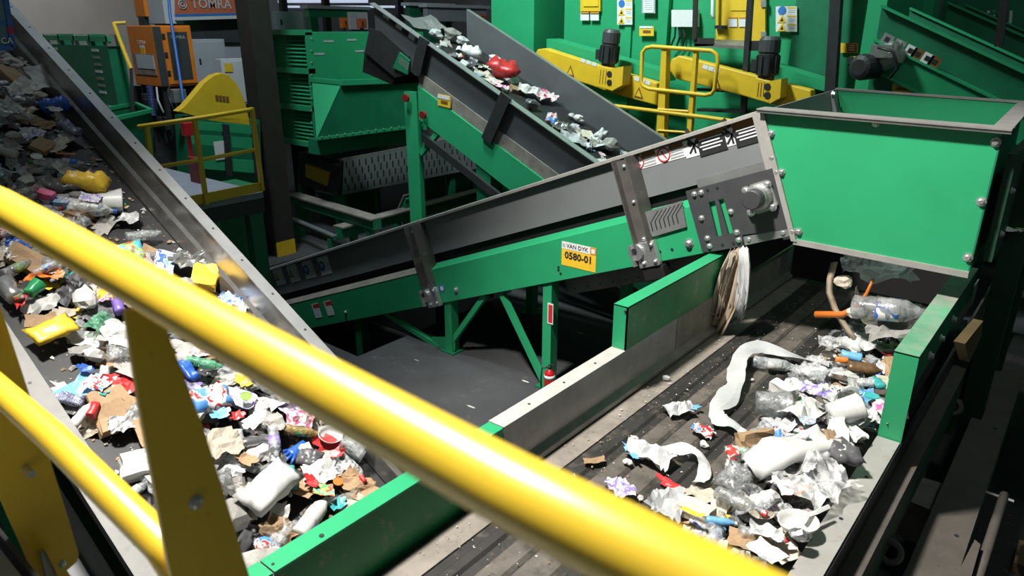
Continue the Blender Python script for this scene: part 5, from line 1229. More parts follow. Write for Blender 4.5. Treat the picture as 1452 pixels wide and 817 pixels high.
def bowl_mesh(seed):
    bm = bmesh.new(); n = 20; rings = []
    for rr, z in ((0.22, 0), (0.34, 0.06), (0.44, 0.18), (0.50, 0.30), (0.48, 0.30), (0.40, 0.17), (0.30, 0.07), (0.001, 0.03)):
        rings.append([bm.verts.new((rr*math.cos(2*math.pi*k/n)*(1+0.1*nz((math.cos(k), z, 0), 2, seed)), rr*math.sin(2*math.pi*k/n)*0.9, z)) for k in range(n)])
    for a, b in zip(rings, rings[1:]):
        for k in range(n): bm.faces.new((a[k], a[(k+1) % n], b[(k+1) % n], b[k]))
    bm.faces.new(rings[0][::-1]); return finish(bm, 'bowl')
def glove_mesh():
    bm = bmesh.new(); me = None
    mb = MB()
    mb.loft([[(x, y*w, z) for y, z in ((-1, 0.02), (-0.6, 0.10), (0.6, 0.11), (1, 0.03), (0.6, 0.0), (-0.6, 0.0))] for x, w in ((-0.5, 0.14), (-0.25, 0.17), (0.0, 0.22), (0.12, 0.20))])
    for k, (y, dx, dy) in enumerate(((-0.17, 0.30, -0.12), (-0.06, 0.40, -0.03), (0.05, 0.38, 0.05), (0.15, 0.28, 0.14))):
        mb.tube([(0.08, y, 0.06), (0.08+dx*0.6, y+dy*0.6, 0.10), (0.08+dx, y+dy, 0.04)], [0.06, 0.055, 0.03], 6)
    mb.tube([(-0.12, 0.16, 0.05), (0.0, 0.32, 0.09), (0.08, 0.42, 0.03)], [0.06, 0.055, 0.03], 6)
    me = mb.mesh('glove', smooth=True); me.materials.append(MATS['paper_white']); return me
VAR = {
 'sheet': [sheet_mesh(i, amp=0.14+0.05*(i % 3)) for i in range(6)],
 'film': [sheet_mesh(20+i, 12, 9, 0.7, 0.26) for i in range(5)],
 'scrap': [sheet_mesh(40+i, 6, 5, 0.6, 0.10, 0.25) for i in range(4)],
 'card': [sheet_mesh(60+i, 6, 5, 0.7, 0.05, 0.12, True) for i in range(3)],
 'wad': [wad_mesh(i) for i in range(5)],
 'bottle': [bottle_mesh(1), bottle_mesh(2, 0.5, 0.5), bottle_mesh(3, 0.4, 0.65, 0.25), bottle_mesh(4, 0.25, 0.9), bottle_mesh(5, 0.6, 0.55, -0.2)],
 'jug': [bottle_mesh(8, 0.08, 0.9, 0, 0.20)], 'sleek': [bottle_mesh(9, 0.06, 0.95, 0, 0.15)],
 'can': [can_mesh(1), can_mesh(2, 0.5)], 'cup': [cup_mesh(1), cup_mesh(2, 0.4)],
 'carton': [carton_mesh(1), carton_mesh(2, (1, 0.8, 0.3), 0.12), carton_mesh(3, (1, 0.45, 0.4), 0.09)],
 'tray': [tray_mesh(1), tray_mesh(2, 0.22, 0.7, 0.12), tray_mesh(3, 0.14, 0.4, 0.06)],
 'pouch': [pouch_mesh(1), pouch_mesh(2, 0.75, 0.2, 0.16), pouch_mesh(3, 0.45, 0.14, 0.12)],
 'disc': [disc_mesh()], 'bowl': [bowl_mesh(1)], 'glove': [glove_mesh()],
}
CAP, BAND = cap_mesh(), band_mesh()
SURF = {'L': (Vector((-3.08, 0, 1.5)), Vector((SL, 0, 1)).normalized()), 'R': (Vector((0, 0, ZB+0.02)), Vector((0, 0, 1))),
        'F': (Vector((_p.x, 0, _p.z-0.58)), Vector((SB, 0, 1)).normalized())}
def on(b, u, v, h=0.0):
    p0, n = SURF[b]; r = ray(u, v); t = ((p0+n*h)-CP).dot(n)/r.dot(n); return CP+r*t
HERO = []
ITEMS = []
def setmat(o, m):
    o.material_slots[0].link = 'OBJECT'; o.material_slots[0].material = MATS[m]
def item(name, me, m, loc, xdir, nrm, scale, tilt=0.0, roll=0.0, cap=None, band=None):
    o = bpy.data.objects.new(name, me); COL.objects.link(o); setmat(o, m)
    n = Vector(nrm); x = Vector(xdir); x = (x-n*x.dot(n)).normalized(); y = n.cross(x)
    M = Matrix((x, y, n)).transposed() @ Euler((roll, tilt, 0)).to_matrix()
    o.rotation_euler = M.to_euler(); o.location = loc
    o.scale = scale if isinstance(scale, tuple) else (scale,)*3
    zc = me.get('zc', 0.11)
    for kind, mesh, mm in (('cap', CAP, cap), ('bottle_label', BAND, band)):
        if mm:
            c = bpy.data.objects.new(kind, mesh); COL.objects.link(c); c.parent = o; setmat(c, mm); c.location = (0, 0, zc)
    return o
def hero(b, u, v, kind, L, ang, m, name, cat, label, short=None, h=0.0, asp=1.0, zs=1.0, var=None, tilt=0.0, roll=0.0, cap=None, band=None):
    a = math.radians(ang); du, dv = math.cos(a)*L/2, math.sin(a)*L/2
    p, q = on(b, u-du, v-dv, h), on(b, u+du, v+dv, h); c = on(b, u, v, h)
    s = (q-p).length; s = min(s, 1.35*L*proj(c)[2]/FPX)
    ms = VAR[kind]; me = ms[(var if var is not None else len(HERO)) % len(ms)]
    o = item(name, me, m, c, q-p, SURF[b][1], (s, s*asp, s*zs), tilt, roll, cap, band)
    tag(o, label, cat); HERO.append((b, proj(c)[0], proj(c)[1], short)); return o
Lh, Rh = 0.05, 0.10
H = hero
# ---- named pieces on the left conveyor
H('L', 75, 473, 'pouch', 66, -22, 'plastic_yellow', 'broken_tub', 'tub', 'broken yellow plastic tub piece on the left conveyor', 'the broken yellow tub', 0.07, 1.05, 0.55, 0)
H('L', 122, 272, 'pouch', 66, 12, 'plastic_yellow', 'plastic_bag', 'bag', 'puffed orange-yellow plastic bag with small print patch', 'the orange-yellow bag', 0.04, 0.8, 1.2, 0)
H('L', 128, 281, 'card', 30, 10, 'print_purple', 'wrapper', 'label', 'purple and white printed label on the orange-yellow bag', None, 0.16)
H('L', 78, 160, 'pouch', 44, 0, 'plastic_blue', 'plastic_bag', 'bag', 'shiny blue plastic bag near the top of the left conveyor', 'the shiny blue bag', 0.06, 0.8, 1.3)
H('L', 78, 156, 'scrap', 24, 10, 'paper_white', 'paper_scrap', 'paper', 'white paper scrap lying in the shiny blue bag', None, 0.16)
H('L', 58, 110, 'card', 32, 35, 'paper_white', 'paper_sheet', 'paper', 'pale torn sheet leaning on the far conveyor wall at top', 'the torn sheet at the top', 0.12, tilt=0.4)
H('L', 18, 92, 'film', 40, 20, 'paper_grey', 'newspaper', 'paper', 'grey crumpled newspaper at the top of the left conveyor', 'the grey newspaper', 0.08)
H('L', 30, 128, 'sheet', 44, -10, 'paper_grey', 'paper_bag', 'paper', 'grey torn paper bag near the top of the left conveyor', 'the grey torn bag', 0.08)
H('L', 10, 160, 'film', 40, 30, 'film_white', 'plastic_film', 'film', 'dull white film at the upper left frame edge', 'the dull film', 0.08)
H('L', 58, 140, 'wad', 28, 0, 'paper_cream', 'paper_wad', 'paper', 'cream paper wad above the shiny blue bag', 'the cream wad', 0.07)
H('L', 62, 178, 'sheet', 32, 20, 'cardboard', 'cardboard_scrap', 'cardboard', 'brown cardboard left of the upper dotted bag', 'the upper brown cardboard', 0.07)
H('L', 20, 195, 'wad', 26, 0, 'paper_grey', 'paper_wad', 'paper', 'grey paper wad left of the lilac film', 'the grey wad', 0.07)
H('L', 105, 232, 'bottle', 34, 10, 'clear_plastic', 'drink_bottle', 'bottle', 'clear bottle with a blue label below the orange-brown stick', 'the upper clear bottle', 0.07, band='plastic_blue')
H('L', 46, 193, 'film', 34, -8, 'print_purple', 'plastic_film', 'film', 'lilac and white crumpled film on the upper left conveyor', 'the lilac film', 0.05)
H('L', 97, 188, 'pouch', 36, 30, 'print_dots', 'dotted_bag', 'bag', 'dark navy bag with white dots on the upper left conveyor', 'the upper dotted bag', 0.05)
H('L', 92, 219, 'card', 28, 2, 'plastic_orange', 'wood_stick', 'stick', 'flat orange-brown stick on the upper left conveyor', 'the orange-brown stick', 0.07, 0.22)
H('L', 12, 222, 'can', 28, 15, 'paper_white', 'paper_can', 'can', 'white paper can at the left frame edge', 'the white paper can', 0.05)
H('L', 62, 280, 'carton', 32, 18, 'plastic_pink', 'carton', 'carton', 'bright pink striped carton beside the yellow rail', 'the pink carton', 0.07, 0.9)
H('L', 66, 258, 'scrap', 26, 10, 'plastic_orange', 'wrapper', 'wrapper', 'orange-red wrapper above the pink carton', 'the orange wrapper', 0.08)
H('L', 40, 258, 'carton', 20, -20, 'paper_white', 'carton', 'carton', 'small white box above the yellow rail', 'the small white box', 0.06)
H('L', 132, 305, 'jug', 66, 6, 'clear_film', 'milk_jug', 'bottle', 'cloudy plastic jug with a blue cap below the orange-yellow bag', 'the cloudy jug', 0.04, cap='plastic_blue')
H('L', 28, 350, 'film', 40, 10, 'plastic_blue', 'wrapper', 'wrapper', 'bright blue crumpled wrapper under the yellow rail at left', 'the blue wrapper', 0.06)
H('L', 28, 384, 'sleek', 52, -25, 'clear_grey', 'drink_bottle', 'bottle', 'clear drink bottle with a lime green sleeve at left', 'the lime-sleeved bottle', 0.04, band='plastic_lime', cap='plastic_purple')
H('L', 15, 420, 'can', 32, 60, 'foil', 'drink_can', 'can', 'silver drink can at the left edge below the rail', 'the silver can', 0.05)
H('L', 30, 427, 'scrap', 34, -60, 'plastic_red', 'wrapper', 'wrapper', 'narrow red wrapper beside the silver can', 'the red wrapper', 0.07, 0.45)
H('L', 48, 418, 'cup', 24, -40, 'plastic_green', 'plastic_cup', 'cup', 'dark green plastic cup right of the silver can', 'the dark green cup', 0.05)
H('L', 157, 420, 'film', 44, -15, 'print_yellow', 'wrapper', 'wrapper', 'yellow and purple printed wrapper left of the big yellow post', 'the yellow printed wrapper', 0.07)
H('L', 168, 440, 'can', 20, 80, 'plastic_purple', 'bottle_cap', 'cap', 'purple cap against the big yellow post', None, 0.08)
H('L', 290, 398, 'carton', 34, -75, 'ink_yellow', 'carton', 'carton', 'yellow carton lying against the far wall of the left conveyor', 'the yellow carton', 0.06, 0.9)
H('L', 266, 372, 'film', 54, 15, 'foil', 'foil_bag', 'bag', 'silvery crumpled foil bag above the yellow carton', 'the silvery foil bag', 0.06)
H('L', 205, 337, 'bottle', 52, -8, 'clear_plastic', 'drink_bottle', 'bottle', 'clear bottle above the yellow rail near the far wall', 'the clear bottle above the rail', 0.05)
H('L', 330, 436, 'film', 46, 25, 'print_blue', 'plastic_film', 'film', 'white film with blue stripes against the far wall', 'the blue-striped film', 0.06)
H('L', 170, 477, 'sheet', 42, 70, 'paper_white', 'paper_sheet', 'paper', 'large white paper sheet left of the big yellow post', 'the large white sheet', 0.09)
H('L', 112, 552, 'card', 62, -38, 'plastic_lightblue', 'wet_wipe_pack', 'pack', 'flat light blue pack near the camera side of the left conveyor', 'the light blue pack', 0.07, 0.75)
H('L', 121, 523, 'scrap', 24, 10, 'plastic_blue', 'wrapper', 'wrapper', 'deep blue flap at the top of the light blue pack', None, 0.11)
H('L', 97, 572, 'pouch', 46, 10, 'print_dots', 'dotted_bag', 'bag', 'dark navy bag with white dots by the near conveyor wall', 'the lower dotted bag', 0.05, 1.1)
H('L', 117, 592, 'sleek', 46, -50, 'plastic_white', 'white_bottle', 'bottle', 'white bottle below the lower dotted bag', 'the slanting white bottle', 0.06)
H('L', 132, 585, 'can', 20, -60, 'plastic_red', 'bottle_cap', 'cap', 'red ribbed cap beside the slanting white bottle', None, 0.08)
H('L', 162, 572, 'card', 46, -15, 'film_dark', 'rubber_piece', 'scrap', 'dark grey flat piece left of the big yellow post', 'the dark flat piece', 0.06, 0.5)
H('L', 175, 602, 'film', 46, -10, 'film_white', 'plastic_film', 'film', 'white crumpled film below the dark flat piece', 'the white film by the post', 0.07)
H('L', 137, 545, 'card', 32, 20, 'print_red', 'paper_napkin', 'paper', 'white napkin with a red-orange print beside the light blue pack', 'the printed napkin', 0.12)
H('L', 150, 552, 'scrap', 22, -60, 'plastic_teal', 'wrapper', 'wrapper', 'teal wrapper beside the printed napkin', None, 0.11)
H('L', 142, 460, 'film', 34, -40, 'clear_green', 'drink_bottle', 'bottle', 'pale green crushed bottle right of the broken yellow tub', 'the pale green bottle', 0.08)
H('L', 290, 521, 'bottle', 56, 10, 'clear_green', 'drink_bottle', 'bottle', 'crushed dark green bottle right of the big yellow post', 'the crushed green bottle', 0.08)
H('L', 265, 530, 'pouch', 34, 50, 'plastic_blue', 'plastic_bag', 'bag', 'blue bag half hidden behind the big yellow post', 'the half-hidden blue bag', 0.08)
H('L', 272, 545, 'scrap', 30, 10, 'plastic_purple', 'wrapper', 'wrapper', 'lilac wrapper below the half-hidden blue bag', None, 0.08)
H('L', 296, 578, 'pouch', 60, -12, 'print_red', 'snack_packet', 'packet', 'white snack packet with red and blue print right of the post', 'the snack packet', 0.07, 1.0)
H('L', 313, 588, 'scrap', 30, -20, 'plastic_lightblue', 'wrapper', 'wrapper', 'sky blue wrapper on the snack packet', None, 0.15)
H('L', 336, 590, 'scrap', 24, -15, 'plastic_red', 'wrapper', 'wrapper', 'red wrapper right of the snack packet', 'the red scrap', 0.12)
H('L', 332, 566, 'tray', 56, 18, 'print_purple', 'fruit_tray', 'tray', 'lilac printed tray above the snack packet', 'the lilac tray', 0.08, 0.7, 0.6)
H('L', 349, 562, 'disc', 17, 0, 'plastic_lime', 'plastic_disc', 'lid', 'small lime yellow lid on the lilac tray', 'the lime lid', 0.15)
H('L', 315, 630, 'sheet', 58, -20, 'paper_cream', 'paper_bag', 'paper', 'cream torn paper bag below the red scrap', 'the cream paper bag', 0.09)
H('L', 425, 597, 'film', 40, 15, 'print_pink', 'wrapper', 'wrapper', 'pink and white wrapper just below the thick yellow rail', 'the pink wrapper', 0.06)
H('L', 428, 617, 'sleek', 52, 8, 'clear_amber', 'drink_bottle', 'bottle', 'olive green bottle lying right of the blue glove', 'the olive bottle', 0.04, band='plastic_green')
H('L', 372, 627, 'bottle', 56, -4, 'foil', 'foil_tube', 'tube', 'silver foil tube left of the olive bottle', 'the foil tube', 0.06)
H('L', 388, 632, 'bottle', 44, 82, 'clear_plastic', 'drink_bottle', 'bottle', 'clear bottle with a blue label left of the blue glove', 'the blue-labelled bottle', 0.09, band='plastic_purple', var=3)
H('L', 415, 643, 'glove', 44, 140, 'plastic_blue', 'rubber_glove', 'glove', 'vivid blue rubber glove on the dark belt', 'the blue glove', 0.03, 0.9)
H('L', 350, 652, 'scrap', 34, 20, 'cardboard', 'cardboard_scrap', 'cardboard', 'light brown cross-shaped cardboard scrap', 'the cross-shaped scrap', 0.07)
H('L', 380, 701, 'pouch', 84, -42, 'plastic_white', 'white_sack', 'bag', 'large smooth white plastic sack on the lower left conveyor', 'the white sack', 0.08, 0.95, 0.85, 0)
H('L', 413, 683, 'sleek', 36, 75, 'plastic_teal', 'shampoo_bottle', 'bottle', 'small teal bottle right of the white sack', 'the teal bottle', 0.04, 1.3, band='print_pink')
H('L', 443, 737, 'sleek', 68, -52, 'plastic_white', 'lotion_bottle', 'bottle', 'white lotion bottle with a cream label by the green board', 'the lotion bottle', 0.03, 1.15, band='paper_cream')
H('L', 452, 672, 'sheet', 48, -10, 'paper_white', 'paper_sheet', 'paper', 'white paper with a torn edge below the blue glove', 'the torn white paper', 0.07)
H('L', 441, 683, 'scrap', 24, 40, 'plastic_red', 'wrapper', 'wrapper', 'red and white wrapper on the torn white paper', None, 0.13)
H('L', 458, 695, 'card', 30, 5, 'print_multi', 'picture_card', 'card', 'small bright picture card in green and yellow', 'the picture card', 0.12, 0.9)
H('L', 505, 690, 'sheet', 50, 40, 'cardboard', 'cardboard_sheet', 'cardboard', 'brown cardboard sheet at the corner by the green board', 'the cardboard by the board', 0.06)
H('L', 514, 681, 'can', 11, 60, 'plastic_red', 'bottle_cap', 'cap', 'bright red cap on the brown cardboard sheet', None, 0.10)
H('L', 479, 683, 'disc', 14, 0, 'plastic_orange', 'bottle_cap', 'lid', 'orange lid left of the brown cardboard sheet', None, 0.10)
H('L', 498, 642, 'cup', 42, 30, 'clear_plastic', 'plastic_cup', 'cup', 'clear plastic cup near the far edge below the rail', 'the clear cup by the edge', 0.03)
H('L', 467, 622, 'bowl', 36, 0, 'paper_white', 'paper_bowl', 'bowl', 'white paper bowl just below the thick yellow rail', 'the white bowl', 0.04)
H('L', 463, 647, 'disc', 19, 0, 'paper_cream', 'plastic_disc', 'lid', 'cream round lid below the white bowl', 'the cream lid', 0.03)
H('L', 488, 667, 'tray', 40, 50, 'clear_plastic', 'clear_tray', 'tray', 'clear plastic tray left of the brown cardboard sheet', None, 0.04)
H('L', 492, 662, 'card', 18, 10, 'paper_white', 'paper_scrap', 'paper', 'small white card in the clear plastic tray', None, 0.08)
H('L', 212, 748, 'carton', 40, 20, 'print_green', 'carton', 'carton', 'printed carton in red, green and white left of the big post', 'the red-green carton', 0.05, 0.8)
H('L', 192, 700, 'bottle', 52, -35, 'clear_plastic', 'drink_bottle', 'bottle', 'crushed clear bottle on the bare black belt', 'the bottle on bare belt', 0.03, band='paper_white')
H('L', 213, 690, 'bottle', 44, 60, 'clear_plastic', 'drink_bottle', 'bottle', 'second crushed clear bottle touching the post edge', None, 0.05)
H('L', 395, 755, 'film', 50, 30, 'cardboard', 'paper_bag', 'paper', 'brown torn paper bag left of the lotion bottle', 'the brown torn bag', 0.06)
H('L', 375, 775, 'wad', 34, 10, 'print_red', 'wrapper', 'wrapper', 'white wrapper with red print near the green board corner', 'the red-print wrapper', 0.06)
H('L', 480, 715, 'scrap', 26, -40, 'plastic_teal', 'wrapper', 'wrapper', 'teal scrap beside the green board', None, 0.07)
H('L', 357, 600, 'scrap', 30, -40, 'paper_white', 'paper_scrap', 'paper', 'white paper flag right of the red scrap', None, 0.12)
H('L', 52, 222, 'disc', 18, 0, 'plastic_white', 'plastic_disc', 'lid', 'white round lid on the upper left conveyor', 'the white round lid', 0.08)
# ---- named pieces on the sorting belt
def ribbon(name, b, pts, wpx, m, label, cat, short=None, h=0.03, thick=0.0):
    P = [on(b, u, v, h+hh) for u, v, hh in pts]; n = SURF[b][1]; mb = MB(); L_, R_ = [], []
    for i, p in enumerate(P):
        d = (P[min(i+1, len(P)-1)]-P[max(i-1, 0)]).normalized(); s = n.cross(d).normalized()
        wv = wpx*proj(p)[2]/FPX/2*(0.85+0.35*abs(nz((i*0.37, 0.3, 0), 1.0, 4))*2); tl = n*wv*0.45*math.sin(i*0.4)
        L_.append(p+s*wv+tl); R_.append(p-s*wv-tl)
    mb.loft([[l, l.lerp(r, 0.3)+n*0.008, l.lerp(r, 0.7)+n*0.004, r, l.lerp(r, 0.7), l.lerp(r, 0.3)+n*0.004] for l, r in zip(L_, R_)], True, True)
    o = single(name, mb, m, label, cat)
    c = P[len(P)//2]; HERO.append((b, proj(c)[0], proj(c)[1], short)); return o
def smooth_path(pts, k=4):
    out = []
    for i in range(len(pts)-1):
        p0, p1, p2, p3 = [pts[min(max(j, 0), len(pts)-1)] for j in (i-1, i, i+1, i+2)]
        for q in range(k):
            t = q/k
            out.append(tuple(0.5*(2*p1[c]+(p2[c]-p0[c])*t+(2*p0[c]-5*p1[c]+4*p2[c]-p3[c])*t*t+(3*p1[c]-p0[c]-3*p2[c]+p3[c])*t**3) for c in range(3)))
    out.append(pts[-1]); return out
ribbon('cloth_strip', 'R', smooth_path([(1176, 516, 0.10), (1150, 512, 0.09), (1115, 502, 0.07), (1080, 492, 0.10), (1056, 499, 0.12), (1045, 520, 0.10), (1042, 545, 0.06), (1030, 565, 0.03), (1016, 580, 0.03), (1020, 594, 0.03), (1040, 603, 0.03), (1058, 618, 0.05), (1066, 634, 0.06)]), 22, 'film_white', 'long white cloth strip curling across the ribbed belt', 'strip', 'the long white strip')
H('R', 1120, 655, 'pouch', 128, -18, 'plastic_white', 'foam_tray', 'tray', 'long smooth white foam tray on the rubbish heap', 'the long foam tray', 0.14, 0.85, 0.55, 2)
ribbon('foam_strip', 'R', smooth_path([(1190, 583, 0.2), (1186, 605, 0.22), (1194, 630, 0.22), (1208, 655, 0.2)]), 22, 'plastic_white', 'curved white foam strip near the right side board', 'strip', 'the curved foam strip', 0.03)
H('R', 1226, 531, 'jug', 52, 8, 'plastic_brown', 'brown_jar', 'jar', 'glossy brown plastic jar against the right side board', 'the brown jar', 0.12, 1.2)
H('R', 1206, 512, 'can', 30, 10, 'plastic_lightblue', 'drink_bottle', 'bottle', 'small bottle with light blue band left of the brown jar', 'the blue-banded bottle', 0.14)
H('R', 1193, 514, 'can', 18, 10, 'plastic_orange', 'orange_tub', 'tub', 'small orange tub beside the blue-banded bottle', None, 0.14)
H('R', 1098, 525, 'sleek', 66, 8, 'clear_plastic', 'drink_bottle', 'bottle', 'clear bottle with a white label on the bare belt', 'the clear bottle on the belt', 0.02, band='paper_white')
H('R', 1187, 493, 'film', 58, 12, 'clear_film', 'plastic_film', 'film', 'clear crumpled film where rubbish starts to drop', 'the film at the drop', 0.05)
H('R', 1092, 592, 'cup', 58, 5, 'clear_grey', 'plastic_cup', 'cup', 'large clear cup on the heap edge near the white strip', 'the large clear cup', 0.05)
H('R', 1155, 692, 'film', 86, -22, 'clear_film', 'plastic_film', 'film', 'cloudy white film draped below the long foam tray', 'the cloudy film', 0.16)
H('R', 1130, 752, 'bowl', 58, 0, 'plastic_white', 'foam_bowl', 'bowl', 'white foam bowl by the right rim', 'the foam bowl', 0.14)
H('R', 1135, 765, 'wad', 40, 20, 'foil', 'foil_wad', 'foil', 'crumpled silver foil in the foam bowl', None, 0.2)
H('R', 1087, 783, 'card', 48, 35, 'paper_white', 'printed_card', 'card', 'white card with small black print at the bottom edge', 'the printed card', 0.18)
H('R', 1022, 745, 'sleek', 44, 8, 'plastic_lightblue', 'blue_label_bottle', 'bottle', 'small bottle with a pale blue label near the rail', 'the pale blue bottle', 0.12, cap='plastic_white')
H('R', 1018, 772, 'bottle', 48, 75, 'clear_plastic', 'drink_bottle', 'bottle', 'clear bottle below the pale blue bottle', None, 0.1)
H('R', 1048, 722, 'bottle', 78, 25, 'clear_grey', 'drink_bottle', 'bottle', 'dented clear bottle with a red cap', 'the red-capped bottle', 0.14, cap='plastic_red', var=3)
H('R', 985, 731, 'carton', 50, 22, 'paper_cream', 'carton', 'carton', 'cream carton with a yellow stripe at the heap edge', 'the cream carton', 0.07)
H('R', 982, 728, 'card', 34, 22, 'plastic_yellow', 'wrapper', 'label', 'yellow label on the cream carton', None, 0.17, 0.4)
H('R', 945, 722, 'film', 50, -60, 'film_white', 'rubber_glove', 'glove', 'limp white glove at the lower heap edge', 'the limp glove', 0.06)
ribbon('white_fork', 'R', [(1136, 733, 0.18), (1156, 727, 0.18), (1176, 718, 0.18)], 7, 'plastic_white', 'thin white plastic fork handle near the right rim', 'cutlery', 'the white fork', 0.04)
H('R', 1193, 657, 'pouch', 40, 50, 'film_dark', 'dark_bag', 'bag', 'dark brown bag below the curved foam strip', 'the dark brown bag', 0.15)
H('R', 1176, 626, 'pouch', 28, 70, 'cardboard', 'paper_pouch', 'pouch', 'ochre paper pouch left of the curved foam strip', 'the ochre pouch', 0.2)
H('R', 1236, 562, 'disc', 20, 0, 'plastic_teal', 'plastic_disc', 'lid', 'small teal lid beside the right side board', 'the teal lid', 0.2)
H('R', 1266, 493, 'scrap', 30, 0, 'plastic_lime', 'wrapper', 'wrapper', 'lime and red wrapper by the corner of the right board', 'the lime wrapper', 0.16)
H('R', 1259, 503, 'scrap', 20, 0, 'plastic_red', 'wrapper', 'wrapper', 'red scrap beside the lime wrapper', None, 0.17)
H('R', 1243, 497, 'film', 48, 20, 'film_white', 'plastic_film', 'film', 'white film left of the lime wrapper', 'the film by the lime wrapper', 0.14)
H('R', 1062, 768, 'card', 60, 10, 'cardboard', 'cardboard_sheet', 'cardboard', 'brown cardboard sheet under the printed card', 'the cardboard sheet', 0.12)
H('R', 922, 650, 'film', 66, 28, 'film_white', 'bread_bag', 'bag', 'flat bread bag with red and blue print on the bare belt', 'the bread bag', 0.02, 0.8)
H('R', 895, 645, 'scrap', 34, 50, 'plastic_lightblue', 'wrapper', 'wrapper', 'light blue twisted end of the bread bag', None, 0.04, 0.35)
H('R', 908, 637, 'scrap', 22, 10, 'plastic_red', 'wrapper', 'wrapper', 'red flap at the top of the bread bag', None, 0.06)
H('R', 950, 688, 'scrap', 40, 25, 'plastic_red', 'wrapper', 'wrapper', 'crimson wrapper at the lower end of the bread bag', 'the crimson wrapper', 0.05, 0.6)
ribbon('plastic_loop', 'R', smooth_path([(938, 640, 0.03), (960, 636, 0.05), (985, 640, 0.06), (998, 655, 0.05), (998, 675, 0.03), (990, 684, 0.02)]), 17, 'clear_film', 'cloudy plastic loop right of the bread bag', 'film', 'the cloudy loop', 0.02)
H('R', 962, 584, 'film', 44, -5, 'film_white', 'tissue', 'tissue', 'grey-white tissue lying alone on the bare belt', 'the lone tissue', 0.02)
H('R', 982, 578, 'scrap', 26, 10, 'plastic_lightblue', 'wrapper', 'wrapper', 'pale blue scrap touching the lone tissue', None, 0.04)
H('R', 879, 694, 'film', 32, 55, 'print_purple', 'wrapper', 'wrapper', 'blue-violet wrapper on the bare belt near the rail', 'the violet wrapper', 0.02)
H('R', 843, 654, 'card', 30, -8, 'cardboard', 'cardboard_scrap', 'cardboard', 'small tan cardboard scrap lying alone on the belt', 'the tan scrap', 0.02, 0.6)
H('R', 996, 614, 'film', 32, 20, 'print_red', 'wrapper', 'wrapper', 'red and white candy wrapper above the cloudy loop', 'the candy wrapper', 0.02)
for i, (u, v, s_, lb) in enumerate(((899, 623, 12, 'white crumb of foam above the bread bag'), (890, 658, 15, 'white crumb of foam left of the bread bag'), (998, 633, 13, 'white crumb of foam below the candy wrapper'), (949, 702, 14, 'white crumb of foam under the crimson wrapper'), (908, 708, 10, 'white crumb of foam right of the violet wrapper'), (1073, 487, 8, 'white crumb of foam beside the top of the white strip'), (1066, 540, 8, 'white crumb of foam inside the curl of the white strip'))):
    H('R', u, v, 'wad', s_, 30*i, 'paper_white', 'foam_crumb', 'foam', lb, None, 0.01)
H('R', 945, 538, 'wad', 14, 0, 'clear_film', 'film_wad', 'film', 'small clear film wad on the dusty belt edge', None, 0.01)
H('R', 1262, 592, 'film', 40, 60, 'print_pink', 'wrapper', 'wrapper', 'pink wrapper pressed against the green board end', 'the pink wrapper', 0.2)
H('R', 1160, 560, 'film', 54, 10, 'print_purple', 'magazine_page', 'paper', 'lilac and grey printed page in the middle of the heap', 'the lilac page', 0.15)
H('R', 1140, 590, 'film', 50, -20, 'paper_white', 'paper_sheet', 'paper', 'white crumpled paper below the lilac page', 'the paper below the lilac page', 0.15)
H('R', 1110, 560, 'carton', 34, 30, 'paper_white', 'carton', 'carton', 'white carton left of the lilac page', 'the white carton', 0.08)
H('R', 1145, 597, 'disc', 22, 0, 'print_blue', 'plastic_disc', 'lid', 'white lid with blue print below the lilac page', 'the blue-print lid', 0.24)
# pieces caught and falling at the drop
def free(name, kind, m, P, L, xd, nr, label, cat, **k):
    ms = VAR[kind]; o = item(name, ms[k.pop('var', 0) % len(ms)], m, P, xd, nr, k.pop('scale', L), **k); tag(o, label, cat); return o
camright = (at(1300, 440, Y=6.62)-at(1200, 440, Y=6.62)).normalized(); camup = Vector((-0.1, -0.5, 1)).normalized()
free('drink_bottle', 'sleek', 'clear_grey', at(1262, 452, Y=6.62), 0.55, camright, camup, 'big grey clear bottle tumbling below the hopper', 'bottle', band='print_blue', scale=(0.60, 0.75, 0.75))
free('foam_lump', 'wad', 'paper_cream', at(1197, 404, Y=6.62), 0.20, camright, camup, 'cream foam lump falling below the hopper', 'foam')
free('foam_lump', 'wad', 'paper_white', at(1213, 447, Y=6.62), 0.20, camright, camup, 'white foam lump falling beside the orange tube', 'foam', var=2)
free('foam_lump', 'scrap', 'paper_white', at(1213, 415, Y=6.62), 0.16, camup, camright, 'thin white flake falling beside the cream lump', 'foam', var=1)
free('plastic_film', 'film', 'film_white', at(1260, 388, Y=7.3), 0.5, camright+camup*-0.5, camup, 'grey-white film falling under the hopper edge', 'film')
free('plastic_film', 'film', 'clear_film', at(1225, 377, Y=7.3), 0.4, camright, camup, 'cloudy film falling at the top of the drop', 'film', var=2)
free('plastic_film', 'film', 'paper_grey', at(1275, 470, Y=6.62), 0.5, camright, camup, 'grey film under the tumbling bottle', 'film', var=3)
free('paper_scrap', 'sheet', 'paper_cream', at(1226, 452, Y=6.62), 0.28, camup, camright, 'cream paper standing between the foam lump and the bottle', 'paper', var=2)
t0 = at(1156, 446, Y=6.62); t1 = at(1195, 446, Y=6.62); t2 = at(1218, 433, Y=6.62); t3 = at(1238, 396, Y=6.62)
single('orange_tube', MB().tube([t0, t1, t1.lerp(t2, 0.6)+Vector((0, 0, -0.01)), t2, t2.lerp(t3, 0.5)+Vector((0.01, 0, 0)), t3], [0.032, 0.032, 0.03, 0.024, 0.015, 0.012], 10), 'plastic_orange', 'bent orange plastic tube falling below the hopper', 'tube', smooth=True)
sp_ = [at(u, v, Y=6.62) for u, v in ((1183, 372), (1177, 395), (1176, 415), (1183, 437), (1192, 453), (1203, 470), (1216, 485))]
